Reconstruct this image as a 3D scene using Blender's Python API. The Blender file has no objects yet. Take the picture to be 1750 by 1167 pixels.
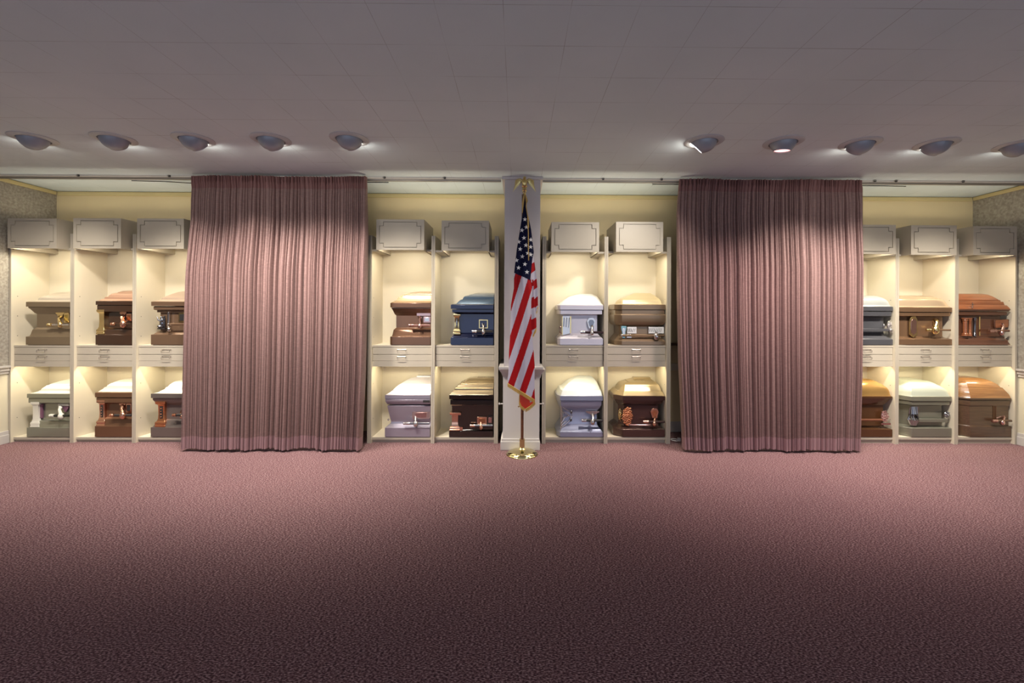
import bpy, bmesh, math, random
from mathutils import Vector, Matrix
from mathutils.geometry import tessellate_polygon
R = math.radians
random.seed(7)
scene = bpy.context.scene
C = scene.collection

# ------------------------------------------------------------------ camera
F, PX0, PY0 = 757.0, 891.0, 531.0          # focal length and principal point on the 1750x1167 frame
YAW, ROLL, EYE = R(0.48), R(0.25), 1.409
CEIL = 2.77
cam_d = bpy.data.cameras.new('camera'); cam = bpy.data.objects.new('camera', cam_d); C.objects.link(cam)
cam_d.sensor_fit = 'HORIZONTAL'; cam_d.sensor_width = 36.0
cam_d.lens = F / 1750 * 36
cam_d.shift_x = -(PX0 - 875) / 1750
cam_d.shift_y = -(583.5 - PY0) / 1750
cam_d.clip_start = 0.05
cam.matrix_world = (Matrix.Translation((0, 0, EYE)) @ Matrix.Rotation(-YAW, 4, 'Z')
                    @ Matrix.Rotation(R(90), 4, 'X') @ Matrix.Rotation(ROLL, 4, 'Z'))
scene.camera = cam

# ------------------------------------------------------------------ world, exposure
scene.view_settings.view_transform = 'Standard'
scene.view_settings.look = 'None'
scene.view_settings.gamma = 1
scene.view_settings.use_curve_mapping = False
scene.view_settings.exposure = 0.08
W = bpy.data.worlds.new('world'); scene.world = W; W.use_nodes = True
W.node_tree.nodes['Background'].inputs[0].default_value = (0.70, 0.79, 0.97, 1)
W.node_tree.nodes['Background'].inputs[1].default_value = 1.15

SPOT_W, CANOPY_W, LOWER_W, UP_W = 260.0, 3.3, 2.0, 1.7

# ------------------------------------------------------------------ measuring
def ray(px, py):
    dx, dy = px - PX0, py - PY0
    u = dx * math.cos(ROLL) + dy * math.sin(ROLL)
    v = dx * math.sin(ROLL) - dy * math.cos(ROLL)
    x, z = u / F, v / F
    X = math.cos(YAW) * x + math.sin(YAW); Y = -math.sin(YAW) * x + math.cos(YAW)
    return X / Y, z / Y                     # per metre of depth
def at(px, py, Y):
    a, b = ray(px, py); return Vector((a * Y, Y, EYE + b * Y))
def ax(px, Y, py=560): return at(px, py, Y).x
def az(py, Y, px=885): return at(px, py, Y).z
def atz(px, py, z):
    a, b = ray(px, py); Y = (z - EYE) / b; return Vector((a * Y, Y, z))

YF, YBACK, YWALL, YCOL = 4.70, 5.08, 5.18, 4.50

# ------------------------------------------------------------------ materials
MATS = {}
def mat(name, col, rough=0.5, metal=0.0, coat=0.0, bump=None, noise=None, emit=None, es=0.0, sheen=0.0, spec=0.5):
    if name in MATS: return MATS[name]
    m = bpy.data.materials.new(name); m.use_nodes = True
    nt = m.node_tree; b = nt.nodes['Principled BSDF']
    b.inputs['Base Color'].default_value = (*col, 1)
    b.inputs['Roughness'].default_value = rough
    b.inputs['Metallic'].default_value = metal
    b.inputs['Coat Weight'].default_value = coat
    b.inputs['Coat Roughness'].default_value = 0.08
    b.inputs['Sheen Weight'].default_value = sheen
    b.inputs['Specular IOR Level'].default_value = spec
    if emit: b.inputs['Emission Color'].default_value = (*emit, 1); b.inputs['Emission Strength'].default_value = es
    tc = nt.nodes.new('ShaderNodeTexCoord')
    if noise:                                # (colour2, scale, lo, hi, (sx,sy,sz))
        c2, sc, lo, hi, st = noise
        mp = nt.nodes.new('ShaderNodeMapping'); mp.inputs['Scale'].default_value = st
        nz = nt.nodes.new('ShaderNodeTexNoise'); nz.inputs['Scale'].default_value = sc; nz.inputs['Detail'].default_value = 6
        rp = nt.nodes.new('ShaderNodeValToRGB')
        rp.color_ramp.elements[0].position = lo; rp.color_ramp.elements[1].position = hi
        rp.color_ramp.elements[0].color = (*col, 1); rp.color_ramp.elements[1].color = (*c2, 1)
        nt.links.new(tc.outputs['Object'], mp.inputs[0]); nt.links.new(mp.outputs[0], nz.inputs['Vector'])
        nt.links.new(nz.outputs['Fac'], rp.inputs[0]); nt.links.new(rp.outputs[0], b.inputs['Base Color'])
    if bump:                                 # (scale, strength, dist)
        nb = nt.nodes.new('ShaderNodeTexNoise'); nb.inputs['Scale'].default_value = bump[0]; nb.inputs['Detail'].default_value = 4
        bp = nt.nodes.new('ShaderNodeBump'); bp.inputs['Strength'].default_value = bump[1]; bp.inputs['Distance'].default_value = bump[2]
        nt.links.new(tc.outputs['Object'], nb.inputs['Vector']); nt.links.new(nb.outputs['Fac'], bp.inputs['Height'])
        nt.links.new(bp.outputs[0], b.inputs['Normal'])
    MATS[name] = m
    return m
def math_node(nt, op, a, b=None, c=None):
    n = nt.nodes.new('ShaderNodeMath'); n.operation = op
    for i, v in enumerate((a, b, c)):
        if v is None: continue
        if isinstance(v, (int, float)): n.inputs[i].default_value = v
        else: nt.links.new(v, n.inputs[i])
    return n.outputs[0]

paint = mat('beige_paint', (0.44, 0.39, 0.31), 0.45, bump=(60, 0.05, 0.001))
paint_in = mat('cream_laminate', (0.70, 0.63, 0.49), 0.42)
wall_m = mat('cream_wall_paint', (0.72, 0.60, 0.36), 0.65, bump=(90, 0.08, 0.001))
trim_y = mat('yellow_trim', (0.66, 0.55, 0.28), 0.5)
white_trim = mat('white_trim', (0.54, 0.51, 0.48), 0.4)
col_paint = mat('lilac_white_paint', (0.50, 0.46, 0.46), 0.5)
wallpaper = mat('mottled_wallpaper', (0.27, 0.24, 0.20), 0.8, noise=((0.42, 0.39, 0.33), 40, 0.35, 0.68, (1, 1, 1)), bump=(50, 0.2, 0.003))
wains = mat('wainscot_cream', (0.62, 0.57, 0.44), 0.5)
dark = mat('dark_void', (0.01, 0.01, 0.012), 0.7)
steel = mat('pull_steel', (0.62, 0.58, 0.52), 0.25, 1.0)
track_m = mat('track_metal', (0.35, 0.33, 0.31), 0.35, 0.8)
track_w = mat('track_white', (0.62, 0.58, 0.52), 0.4)
black_rod = mat('black_rod', (0.02, 0.02, 0.02), 0.4)

# ceiling: 12 inch tiles with fine joints
cm = bpy.data.materials.new('ceiling_tile'); cm.use_nodes = True; nt = cm.node_tree; b = nt.nodes['Principled BSDF']
b.inputs['Roughness'].default_value = 0.75
tc = nt.nodes.new('ShaderNodeTexCoord'); sp = nt.nodes.new('ShaderNodeSeparateXYZ'); nt.links.new(tc.outputs['Object'], sp.inputs[0])
TILE = 0.3048
def joint(out, off, w):
    a = math_node(nt, 'ADD', out, off + 100 * TILE); a = math_node(nt, 'MODULO', a, TILE)
    a = math_node(nt, 'SUBTRACT', a, TILE / 2); a = math_node(nt, 'ABSOLUTE', a)
    return math_node(nt, 'GREATER_THAN', a, TILE / 2 - w)
jx = joint(sp.outputs[0], -(ax(979.4, 1, 0) * 0) - 0.0, 0.0011); jy = joint(sp.outputs[1], 0.0, 0.0014)
TILE_NODES = (jx, jy)
nz = nt.nodes.new('ShaderNodeTexNoise'); nz.inputs['Scale'].default_value = 1.3; nz.inputs['Detail'].default_value = 5
nt.links.new(tc.outputs['Object'], nz.inputs['Vector'])
nj = nt.nodes.new('ShaderNodeTexNoise'); nj.inputs['Scale'].default_value = 2.2; nj.inputs['Detail'].default_value = 2
nt.links.new(tc.outputs['Object'], nj.inputs['Vector'])
jm = math_node(nt, 'MAXIMUM', jx, jy)
gate = math_node(nt, 'SUBTRACT', nj.outputs['Fac'], 0.34); gate = math_node(nt, 'MULTIPLY', gate, 3.2); 
gt = nt.nodes.new('ShaderNodeClamp'); nt.links.new(gate, gt.inputs[0])
jf = math_node(nt, 'MULTIPLY', jm, gt.outputs[0]); jf = math_node(nt, 'MULTIPLY', jf, 0.62)
rp = nt.nodes.new('ShaderNodeValToRGB'); rp.color_ramp.elements[0].position = .3; rp.color_ramp.elements[1].position = .72
rp.color_ramp.elements[0].color = (0.63, 0.73, 0.79, 1); rp.color_ramp.elements[1].color = (0.70, 0.79, 0.85, 1)
nt.links.new(nz.outputs['Fac'], rp.inputs[0])
mx = nt.nodes.new('ShaderNodeMixRGB'); mx.inputs[2].default_value = (0.07, 0.06, 0.06, 1)
nt.links.new(jf, mx.inputs[0]); nt.links.new(rp.outputs[0], mx.inputs[1]); nt.links.new(mx.outputs[0], b.inputs['Base Color'])
n2 = nt.nodes.new('ShaderNodeTexNoise'); n2.inputs['Scale'].default_value = 110
bp = nt.nodes.new('ShaderNodeBump'); bp.inputs['Strength'].default_value = 0.25; bp.inputs['Distance'].default_value = 0.002
nt.links.new(tc.outputs['Object'], n2.inputs['Vector']); nt.links.new(n2.outputs['Fac'], bp.inputs['Height']); nt.links.new(bp.outputs[0], b.inputs['Normal'])

# carpet: cut pile with light and dark flecks
km = bpy.data.materials.new('rose_carpet'); km.use_nodes = True; nt = km.node_tree; b = nt.nodes['Principled BSDF']
b.inputs['Roughness'].default_value = 0.95; b.inputs['Specular IOR Level'].default_value = 0.1; b.inputs['Sheen Weight'].default_value = 0.25
b.inputs['Sheen Tint'].default_value = (0.8, 0.5, 0.5, 1)
tc = nt.nodes.new('ShaderNodeTexCoord')
def nzz(scale, det=3, st=(1, 1, 1)):
    mp = nt.nodes.new('ShaderNodeMapping'); mp.inputs['Scale'].default_value = st
    n = nt.nodes.new('ShaderNodeTexNoise'); n.inputs['Scale'].default_value = scale; n.inputs['Detail'].default_value = det
    nt.links.new(tc.outputs['Object'], mp.inputs[0]); nt.links.new(mp.outputs[0], n.inputs['Vector']); return n.outputs['Fac']
f1 = nzz(110, 7, (.8, 1.7, 1)); f2 = nzz(1.1, 4)
r1 = nt.nodes.new('ShaderNodeValToRGB'); e = r1.color_ramp.elements
e[0].position = .38; e[0].color = (0.026, 0.011, 0.015, 1); e[1].position = .64; e[1].color = (0.42, 0.28, 0.28, 1)
m_ = r1.color_ramp.elements.new(.5); m_.color = (0.145, 0.068, 0.073, 1)
nt.links.new(f1, r1.inputs[0])
mx = nt.nodes.new('ShaderNodeMixRGB'); mx.blend_type = 'MULTIPLY'; mx.inputs[0].default_value = 1
r2 = nt.nodes.new('ShaderNodeValToRGB'); r2.color_ramp.elements[0].position = .3; r2.color_ramp.elements[1].position = .7
r2.color_ramp.elements[0].color = (.86, .86, .88, 1); r2.color_ramp.elements[1].color = (1, 1, 1, 1)
nt.links.new(f2, r2.inputs[0]); nt.links.new(r1.outputs[0], mx.inputs[1]); nt.links.new(r2.outputs[0], mx.inputs[2])
nt.links.new(mx.outputs[0], b.inputs['Base Color'])
bp = nt.nodes.new('ShaderNodeBump'); bp.inputs['Strength'].default_value = 0.45; bp.inputs['Distance'].default_value = 0.004
nt.links.new(f1, bp.inputs['Height']); nt.links.new(bp.outputs[0], b.inputs['Normal'])

# curtain cloth
um = bpy.data.materials.new('dusty_rose_cloth'); um.use_nodes = True; nt = um.node_tree; b = nt.nodes['Principled BSDF']
b.inputs['Roughness'].default_value = 0.6; b.inputs['Sheen Weight'].default_value = 0.05; b.inputs['Base Color'].default_value = (0.56, 0.335, 0.315, 1)
tc = nt.nodes.new('ShaderNodeTexCoord')
fz = nzz(210, 2, (0.12, 0.12, 1)); 
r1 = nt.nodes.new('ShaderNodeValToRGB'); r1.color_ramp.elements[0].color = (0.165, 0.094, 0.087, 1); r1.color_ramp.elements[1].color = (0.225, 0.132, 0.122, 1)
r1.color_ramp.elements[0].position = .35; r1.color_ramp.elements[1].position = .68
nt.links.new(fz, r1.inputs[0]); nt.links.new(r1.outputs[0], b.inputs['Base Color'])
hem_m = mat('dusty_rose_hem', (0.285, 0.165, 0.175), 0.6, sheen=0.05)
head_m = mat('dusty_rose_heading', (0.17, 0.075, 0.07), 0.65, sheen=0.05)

# ------------------------------------------------------------------ mesh helpers
class MB:
    def __init__(s): s.bm = bmesh.new(); s.mats = []
    def mi(s, m):
        if m not in s.mats: s.mats.append(m)
        return s.mats.index(m)
    def face(s, vs, m):
        try: f = s.bm.faces.new(vs); f.material_index = s.mi(m); return f
        except ValueError: return None
    def verts(s, pts): return [s.bm.verts.new(p) for p in pts]
    def box(s, x0, x1, y0, y1, z0, z1, m):
        if x0 > x1: x0, x1 = x1, x0
        if y0 > y1: y0, y1 = y1, y0
        if z0 > z1: z0, z1 = z1, z0
        v = s.verts([(x, y, z) for z in (z0, z1) for y in (y0, y1) for x in (x0, x1)])
        for q in ((0, 2, 3, 1), (4, 5, 7, 6), (0, 1, 5, 4), (2, 6, 7, 3), (0, 4, 6, 2), (1, 3, 7, 5)): s.face([v[i] for i in q], m)
        return s
    def loft(s, rings, m, cap=True, closed=True):
        vr = [s.verts(r) for r in rings]
        n = len(rings[0])
        for a, b in zip(vr, vr[1:]):
            for i in range(n if closed else n - 1):
                j = (i + 1) % n; s.face([a[i], a[j], b[j], b[i]], m)
        if cap and closed: s.face(list(reversed(vr[0])), m); s.face(vr[-1], m)
        return s
    def lathe(s, prof, m, n=24, M=None, cap=True, rot=0.0, sy=1.0):
        M = M or Matrix()
        rings = [[M @ Vector((r * math.cos(rot + 2 * math.pi * k / n), sy * r * math.sin(rot + 2 * math.pi * k / n), z)) for k in range(n)] for r, z in prof]
        return s.loft(rings, m, cap)
    def tube(s, pts, r, m, n=8, caps=True):
        pts = [Vector(p) for p in pts]; rings = []
        up = Vector((0, 0, 1))
        for i, p in enumerate(pts):
            t = (pts[min(i + 1, len(pts) - 1)] - pts[max(i - 1, 0)]).normalized()
            a = t.cross(up)
            if a.length < 1e-3: a = t.cross(Vector((1, 0, 0)))
            a.normalize(); c = a.cross(t)
            rr = r[i] if isinstance(r, (list, tuple)) else r
            rings.append([p + rr * (math.cos(2 * math.pi * k / n) * a + math.sin(2 * math.pi * k / n) * c) for k in range(n)])
        return s.loft(rings, m, caps)
    def ball(s, c, r, m, sx=1, sy=1, sz=1, n=10, M=None):
        M = M or Matrix(); c = Vector(c)
        prof = [(math.sin(math.pi * i / 6), -math.cos(math.pi * i / 6)) for i in range(7)]
        prof[0] = (0.02, -1); prof[-1] = (0.02, 1)
        rings = [[c + M @ Vector((r * sx * q * math.cos(2 * math.pi * k / n), r * sy * q * math.sin(2 * math.pi * k / n), r * sz * z)) for k in range(n)] for q, z in prof]
        return s.loft(rings, m)
    def poly(s, pts2, to3, m):               # flat polygon (list of loops, holes after the first)
        flat = [p for l in pts2 for p in l]; vs = s.verts([to3(p) for p in flat])
        for t in tessellate_polygon([[Vector((p[0], p[1], 0)) for p in l] for l in pts2]): s.face([vs[i] for i in t], m)
        return s
    def prism(s, loops, to3, d, m):          # flat polygon given thickness d (a vector)
        d = Vector(d)
        s.poly(loops, to3, m); s.poly(loops, lambda p: Vector(to3(p)) + d, m)
        for l in loops:
            a = s.verts([to3(p) for p in l]); b_ = s.verts([Vector(to3(p)) + d for p in l])
            for i in range(len(l)):
                j = (i + 1) % len(l); s.face([a[i], a[j], b_[j], b_[i]], m)
        return s
    def build(s, name, parent=None, bevel=0, smooth=35, origin=None):
        me = bpy.data.meshes.new(name)
        bmesh.ops.remove_doubles(s.bm, verts=s.bm.verts, dist=1e-5)
        bmesh.ops.recalc_face_normals(s.bm, faces=s.bm.faces)
        if origin is not None: bmesh.ops.translate(s.bm, verts=s.bm.verts, vec=-Vector(origin))
        s.bm.to_mesh(me); s.bm.free()
        for m in s.mats: me.materials.append(m)
        if smooth:
            me.polygons.foreach_set('use_smooth', [True] * len(me.polygons)); me.set_sharp_from_angle(angle=R(smooth))
        o = bpy.data.objects.new(name, me); C.objects.link(o)
        if origin is not None: o.location = origin
        if parent is not None:
            o.parent = parent
            o.matrix_parent_inverse = Matrix.Translation(-world_loc(parent))
        if bevel:
            bv = o.modifiers.new('bevel', 'BEVEL'); bv.width = bevel; bv.segments = 2; bv.limit_method = 'ANGLE'; bv.angle_limit = R(40)
        return o
def world_loc(o):
    return WL.get(o.name, Vector((0, 0, 0)))
WL = {}
def thing(name, label, cat, loc, group=None):
    o = bpy.data.objects.new(name, None); C.objects.link(o); o.location = loc; o.empty_display_size = .1
    WL[o.name] = Vector(loc)
    o['label'] = label; o['category'] = cat
    if group: o['group'] = group
    return o
def tag(o, label, cat, group=None):
    o['label'] = label; o['category'] = cat
    if group: o['group'] = group
    return o
def struct(o): o['kind'] = 'structure'; return o

# ------------------------------------------------------------------ room shell
XL_ = ax(14.5, YF, 600); XR_ = ax(1740, YF, 600)
YNEAR = -2.6
struct(MB().box(XL_ - .1, XR_ + .1, YNEAR, YWALL + .1, -.08, 0, km).build('floor'))
co = MB().box(XL_ - .1, XR_ + .1, YNEAR, YWALL + .1, 0, .08, cm).build('ceiling', smooth=0)
# put a tile joint under the seam seen above the flag: shift the object origin, keep the slab in place
seam = atz(1217.1, 0, CEIL)
rowy = atz(1000, 132.6, CEIL).y
ox, oy = (seam.x % TILE), (rowy % TILE)
for v in co.data.vertices: v.co.x -= ox; v.co.y -= oy
co.location = (ox, oy, CEIL); struct(co)
struct(MB().box(XL_ - .1, XR_ + .1, YWALL, YWALL + .1, 0, CEIL, wall_m).build('wall_back'))
ZR = 0.80                                    # chair rail height on the side walls
for side, x, d in (('left', XL_, -1), ('right', XR_, 1)):
    struct(MB().box(x, x + d * .1, YNEAR, YWALL, 0, ZR, wains).box(x, x + d * .1, YNEAR, YWALL, ZR, CEIL, wallpaper).build('wall_' + side))
    t = MB().box(x, x - d * .014, YNEAR, YF - .005, 0, .13, white_trim).box(x, x - d * .02, YNEAR, YF - .005, 0, .09, white_trim)
    struct(t.build('baseboard_' + side, bevel=.003))
    t = MB().box(x, x - d * .035, YNEAR, YF - .005, ZR - .01, ZR + .012, white_trim).box(x, x - d * .022, YNEAR, YF - .005, ZR - .045, ZR - .01, white_trim).box(x, x - d * .012, YNEAR, YF - .005, ZR - .075, ZR - .045, white_trim)
    struct(t.build('trim_1' if side == 'left' else 'trim_2', bevel=.003))
    struct(MB().box(x, x - d * .02, 4.1, YWALL - .02, CEIL - .045, CEIL - .006, trim_y).build('trim_3' if side == 'left' else 'trim_4', bevel=.003))
struct(MB().box(XL_ + .02, XR_ - .02, YWALL, YWALL - .016, CEIL - .05, CEIL - .006, trim_y).build('trim_5', bevel=.003))
# wall strip seen between the centre cabinets and the right curtain
g0, g1 = ax(1148, YF) , ax(1420, YF)
struct(MB().box(g0 - .04, g1, YWALL, YWALL - .03, .775, .80, wains).box(g0 - .04, g1, YWALL, YWALL - .015, .72, .775, wains).build('trim_6', bevel=.003))
struct(MB().box(g0 - .04, g1, YWALL, YWALL - .016, 0, .12, white_trim).build('baseboard_back', bevel=.003))

# column in the middle
cx0, cx1 = ax(861.5, YCOL), ax(922.5, YCOL)
m = MB().box(cx0, cx1, YCOL, YWALL, .80, CEIL - .03, col_paint)
m.box(cx0 - .008, cx1 + .0, YCOL - .01, YWALL, .1, .80, white_trim)
m.box(ax(857, YCOL), ax(927, YCOL), YCOL - .012, YWALL, CEIL - .03, CEIL - .001, col_paint)
struct(m.build('wall_column', bevel=.002))
zt, zb = az(626, YCOL), az(646, YCOL)
m = MB().box(ax(853, YCOL), ax(928, YCOL), YCOL - .06, YWALL, zt - .025, zt, white_trim)
rg = []
for k in range(7):
    t_ = k / 6; o_ = .045 * (1 - t_) ** 1.6 + .008; z_ = zt - .025 - t_ * (zt - .025 - zb)
    rg.append([(cx0 - o_, YCOL - o_, z_), (cx1 + o_, YCOL - o_, z_), (cx1 + o_, YWALL, z_), (cx0 - o_, YWALL, z_)])
m.loft(list(reversed(rg)), white_trim)
struct(m.build('trim_7', bevel=.002))
struct(MB().box(cx0 - .03, cx1 + .005, YCOL - .03, YWALL, 0, az(753, YCOL), white_trim).box(cx0 - .022, cx1 + .0, YCOL - .02, YWALL, az(753, YCOL), az(748.5, YCOL), white_trim).build('baseboard_column', bevel=.004))
for k, (px, s) in enumerate(((861, -1), (923, 1))):
    p = at(px, 690, YCOL + .02); x = cx0 - .008 if s < 0 else cx1
    m = MB().tube([(x, p.y, p.z), (x + s * .035, p.y, p.z)], .006, white_trim).lathe([(.004, 0), (.012, .003), (.013, .012), (.004, .016)], white_trim, 14, Matrix.Translation((x + s * .03, p.y, p.z)) @ Matrix.Rotation(s * R(90), 4, 'Y'))
    tag(m.build('tieback_hook', origin=(x, p.y, p.z)), 'small white tieback peg on the %s side of the white column' % ('left' if s < 0 else 'right'), 'hook')

# ------------------------------------------------------------------ cabinets
def notched(w, h, ix, iz, nx, nz_):
    x0, x1, z0, z1 = -w / 2 + ix, w / 2 - ix, iz, h - iz
    return [(x0 + nx, z0), (x1 - nx, z0), (x1 - nx, z0 + nz_), (x1, z0 + nz_), (x1, z1 - nz_), (x1 - nx, z1 - nz_), (x1 - nx, z1), (x0 + nx, z1), (x0 + nx, z1 - nz_), (x0, z1 - nz_), (x0, z0 + nz_), (x0 + nx, z0 + nz_)]
PT = .0195                                   # panel thickness
Z_TOP = 2.20
def cabinet(xa, xb, box_px, label, hx, pow_up=1.0, pow_lo=1.0, lamp_dx=0.0, fill_l=0, fill_r=0, side=-1):
    """xa, xb: outer faces; box_px: (left, right, top, bottom) of the canopy face in the photograph; hx: pixel of the pulls"""
    xc = (xa + xb) / 2; pc = PX0 + xc / YF * F
    t = thing('display_cabinet', label, 'cabinet', (xc, YF, 0), 'beige two-tier display cabinets')
    yd = YF + .03
    zs = az(590, yd, pc); z1 = az(593.2, yd, pc); z2 = az(605.8, yd, pc); z3 = az(617, yd, pc); z4 = az(626.5, yd, pc)
    zb = az(747, yd, pc); zk = az(751, yd, pc)
    for x0, x1, inn in ((xa + .0008, xa + PT, 1), (xb - PT, xb - .0008, -1)):
        m = MB().box(x0, x1, YF, YBACK + .015, 0, Z_TOP, paint_in)
        m.box(x0, x1, YF - .002, YF, 0, Z_TOP, paint)
        xi = x1 if inn > 0 else x0           # shelf-pin holes on the inner face
        for zz in (1.12, 1.33, 1.54, .25, .62):
            m.lathe([(.004, 0), (.004, .0006)], dark, 8, Matrix.Translation((xi, YF + .06, zz)) @ Matrix.Rotation(inn * R(90), 4, 'Y'))
        m.build('side_panel', t)
    if fill_l: MB().box(xa - fill_l, xa - .0008, YF - .001, YBACK, 0, Z_TOP, paint).build('end_panel', t)
    if fill_r: MB().box(xb + .0008, xb + fill_r, YF - .001, YBACK, 0, Z_TOP, paint).build('end_panel', t)
    ia, ib = xa + PT, xb - PT
    MB().box(ia, ib, YBACK, YBACK + .012, .02, Z_TOP + .02, paint_in).build('back_panel', t)
    MB().box(ia, ib, yd, YBACK, zk, zb, paint_in).box(ia, ib, yd - .003, yd, zk, zb, paint).build('bottom_shelf', t)
    MB().box(ia, ib, yd + .012, yd + .03, 0, zk, paint).build('kick_board', t)
    MB().box(ia, ib, yd + .001, YBACK, z1, zs, paint_in).box(ia, ib, yd - .003, yd + .001, z1, zs, paint).build('upper_shelf', t)
    # drawer housing: closed box behind the fronts, open underneath at the front for the lamp
    m = MB().box(ia, ib, yd + .14, YBACK, z4 + .012, z4 + .024, paint_in).box(ia, ib, yd + .128, yd + .14, z4 + .0, z1, paint_in)
    m.box(ia, ib, yd, yd + .014, z4, z3 + .001, paint).box(ia, ib, yd + .014, yd + .128, z3 - .006, z3 + .001, paint_in)
    m.build('lamp_valance', t)
    for q, (u, l) in enumerate(((z1, z2), (z2, z3))):
        d = MB().box(ia + .003, ib - .003, yd, yd + .10, l + .0022, u - .0022, paint).build('drawer', t, bevel=.0012)
        px_ = hx; hxw = ax(px_, yd, 600); zc = (u + l) / 2
        w, hh = .044, .013
        m = MB()
        m.tube([(hxw - w, yd + .001, zc + hh), (hxw - w, yd - .020, zc + hh - .004), (hxw - w, yd - .022, zc - hh), (hxw + w, yd - .022, zc - hh), (hxw + w, yd - .020, zc + hh - .004), (hxw + w, yd + .001, zc + hh)], .0022, steel, 6)
        m.tube([(hxw - w, yd - .004, zc + hh), (hxw + w, yd - .004, zc + hh)], .002, steel, 6)
        for s in (-1, 1): m.lathe([(.006, 0), (.006, .004), (.003, .006)], steel, 10, Matrix.Translation((hxw + s * w, yd, zc + hh)) @ Matrix.Rotation(R(90), 4, 'X'))
        h_ = m.build('handle', None); h_.parent = d; fix_sub(h_, t)
    # canopy ledges and the lamp box on top
    yb = 4.59
    bl, br, bt, bb = box_px
    X0, X1 = ax(bl, yb, 400), ax(br, yb, 400); w = X1 - X0; xm = (X0 + X1) / 2
    Z1 = az(bt, yb, (bl + br) / 2); Z0 = az(bb, yb, (bl + br) / 2); h = Z1 - Z0
    for s, e0, e1 in ((-1, ia, max(X0, ia) + .012), (1, min(X1, ib) - .012, ib)):
        MB().box(e0, e1, YF + .012, YBACK, Z0 + .0, Z0 + .02, paint).build('ledge', t)
    m = MB()
    g = .0075
    inner = notched(w, h, .030 + g, .023 + g, .042, .042); outer = notched(w, h, .030, .023, .042, .042)
    # widen the gap on the notch sides too
    inner = [(x * (1 - 0), z) for x, z in inner]
    to3 = lambda p: Vector((xm + p[0], yb, Z0 + p[1]))
    rect = [(-w / 2, 0), (w / 2, 0), (w / 2, h), (-w / 2, h)]
    m.prism([rect, outer], to3, (0, .009, 0), paint); m.prism([inner], to3, (0, .009, 0), paint)
    m.box(X0, X1, yb + .0092, yb + .018, Z0, Z1, paint)
    f = m.build('canopy_front', t, smooth=0)
    m = MB().box(X0, X0 + .014, yb + .0185, YBACK, Z0 + .0, Z1, paint).box(X1 - .014, X1, yb + .0185, YBACK, Z0 + .0, Z1, paint)
    m.box(X0 + .014, X1 - .014, yb + .30, yb + .312, Z0 + .05, Z1 - .03, paint)
    m.build('canopy', t)
    glow = mat('warm_tube', (.9, .85, .7), .5, emit=(1, .86, .58), es=3.0)
    lx = xm + lamp_dx
    MB().tube([(lx - .16, yb + .07, Z0 + .10), (lx + .16, yb + .07, Z0 + .10)], .012, glow, 10).build('lamp_tube', t)
    arealight((lx, yb + .06, Z0 + .07), (0, .10, -1), .30, .05, CANOPY_W * pow_up, (1, .91, .72), t)
    arealight((lx, yb + .14, Z0 + .13), (0, .25, 1), .30, .05, UP_W * (1.0 if abs(xc) < 2 else .62), (1, .88, .66), t)
    lx2 = xc
    MB().tube([(ia + .05, yd + .045, z3 - .014), (ib - .05, yd + .045, z3 - .014)], .004, glow, 10).build('lamp_tube', t)
    arealight((lx2, yd + .045, z3 - .020), (0, 0.0, -1), (ib - ia) * .75, .03, LOWER_W * pow_lo, (1, .89, .62), t)
    return dict(t=t, ia=ia, ib=ib, zs=zs, zb=zb)
def fix_sub(o, root):
    o.matrix_parent_inverse = Matrix()       # its parent already sits at its own origin; undo the root offset
    o.location = (0, 0, 0)
def arealight(loc, d, sx, sy, power, col, parent):
    l = bpy.data.lights.new('lamp_light', 'AREA'); l.shape = 'RECTANGLE'; l.size = sx; l.size_y = sy; l.energy = power; l.color = col
    o = bpy.data.objects.new('lamp_light', l); C.objects.link(o); o.location = loc
    o.rotation_euler = Vector(d).to_track_quat('-Z', 'Y').to_euler()
    o.parent = parent; o.matrix_parent_inverse = Matrix.Translation(-world_loc(parent))
    return o

U = {}
def X(px): return ax(px, YF, 560)
L = 'beige display cabinet '
U['L1'] = cabinet(X(15.6), X(123.3), (12.8, 96.7, 373.2, 424.2), L + 'at far left holding a taupe casket above a sage grey one', 73, 1.35)
U['L2'] = cabinet(X(123.3), X(229.6), (125.2, 206.8, 372.8, 424.4), L + 'holding a dark brown casket above a copper-trimmed brown one', 179.5, .62)
U['L3'] = cabinet(X(229.6), X(336), (234.2, 314.2, 373.4, 425), L + 'half hidden by left edge of the left curtain', 285, 1.0)
U['C1'] = cabinet(X(632), X(740), (643, 725, 375, 427), L + 'holding a copper brown casket above a lavender silver one', 686.5, 1.0, fill_l=.024)
U['C2'] = cabinet(X(740), X(848), (754.6, 835.6, 377, 428.5), L + 'holding a navy casket above a black one', 794.5, .95, fill_r=.022)
U['C3'] = cabinet(X(930), X(1035.8), (942.5, 1024, 379.5, 430.5), L + 'holding a white casket above a pale blue one', 980, 1.0, fill_l=.020)
U['C4'] = cabinet(X(1035.8), X(1142.4), (1052.8, 1133.3, 379, 430.5), L + 'holding a bronze casket with lamp-lit cream lid above a dark bronze one', 1087, 1.05, fill_r=.024)
U['R1'] = cabinet(X(1431), X(1533), (1450, 1531, 384, 434), L + 'half hidden by right edge of the right curtain', 1480.5, 1.1)
U['R2'] = cabinet(X(1533), X(1634.7), (1557, 1635, 385, 435.5), L + 'holding a golden bronze casket above a green grey one', 1581, .95)
U['R3'] = cabinet(X(1634.7), X(1738), (1663.5, 1738, 386.5, 436), L + 'at far right holding two wooden caskets', 1683, .85)

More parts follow.
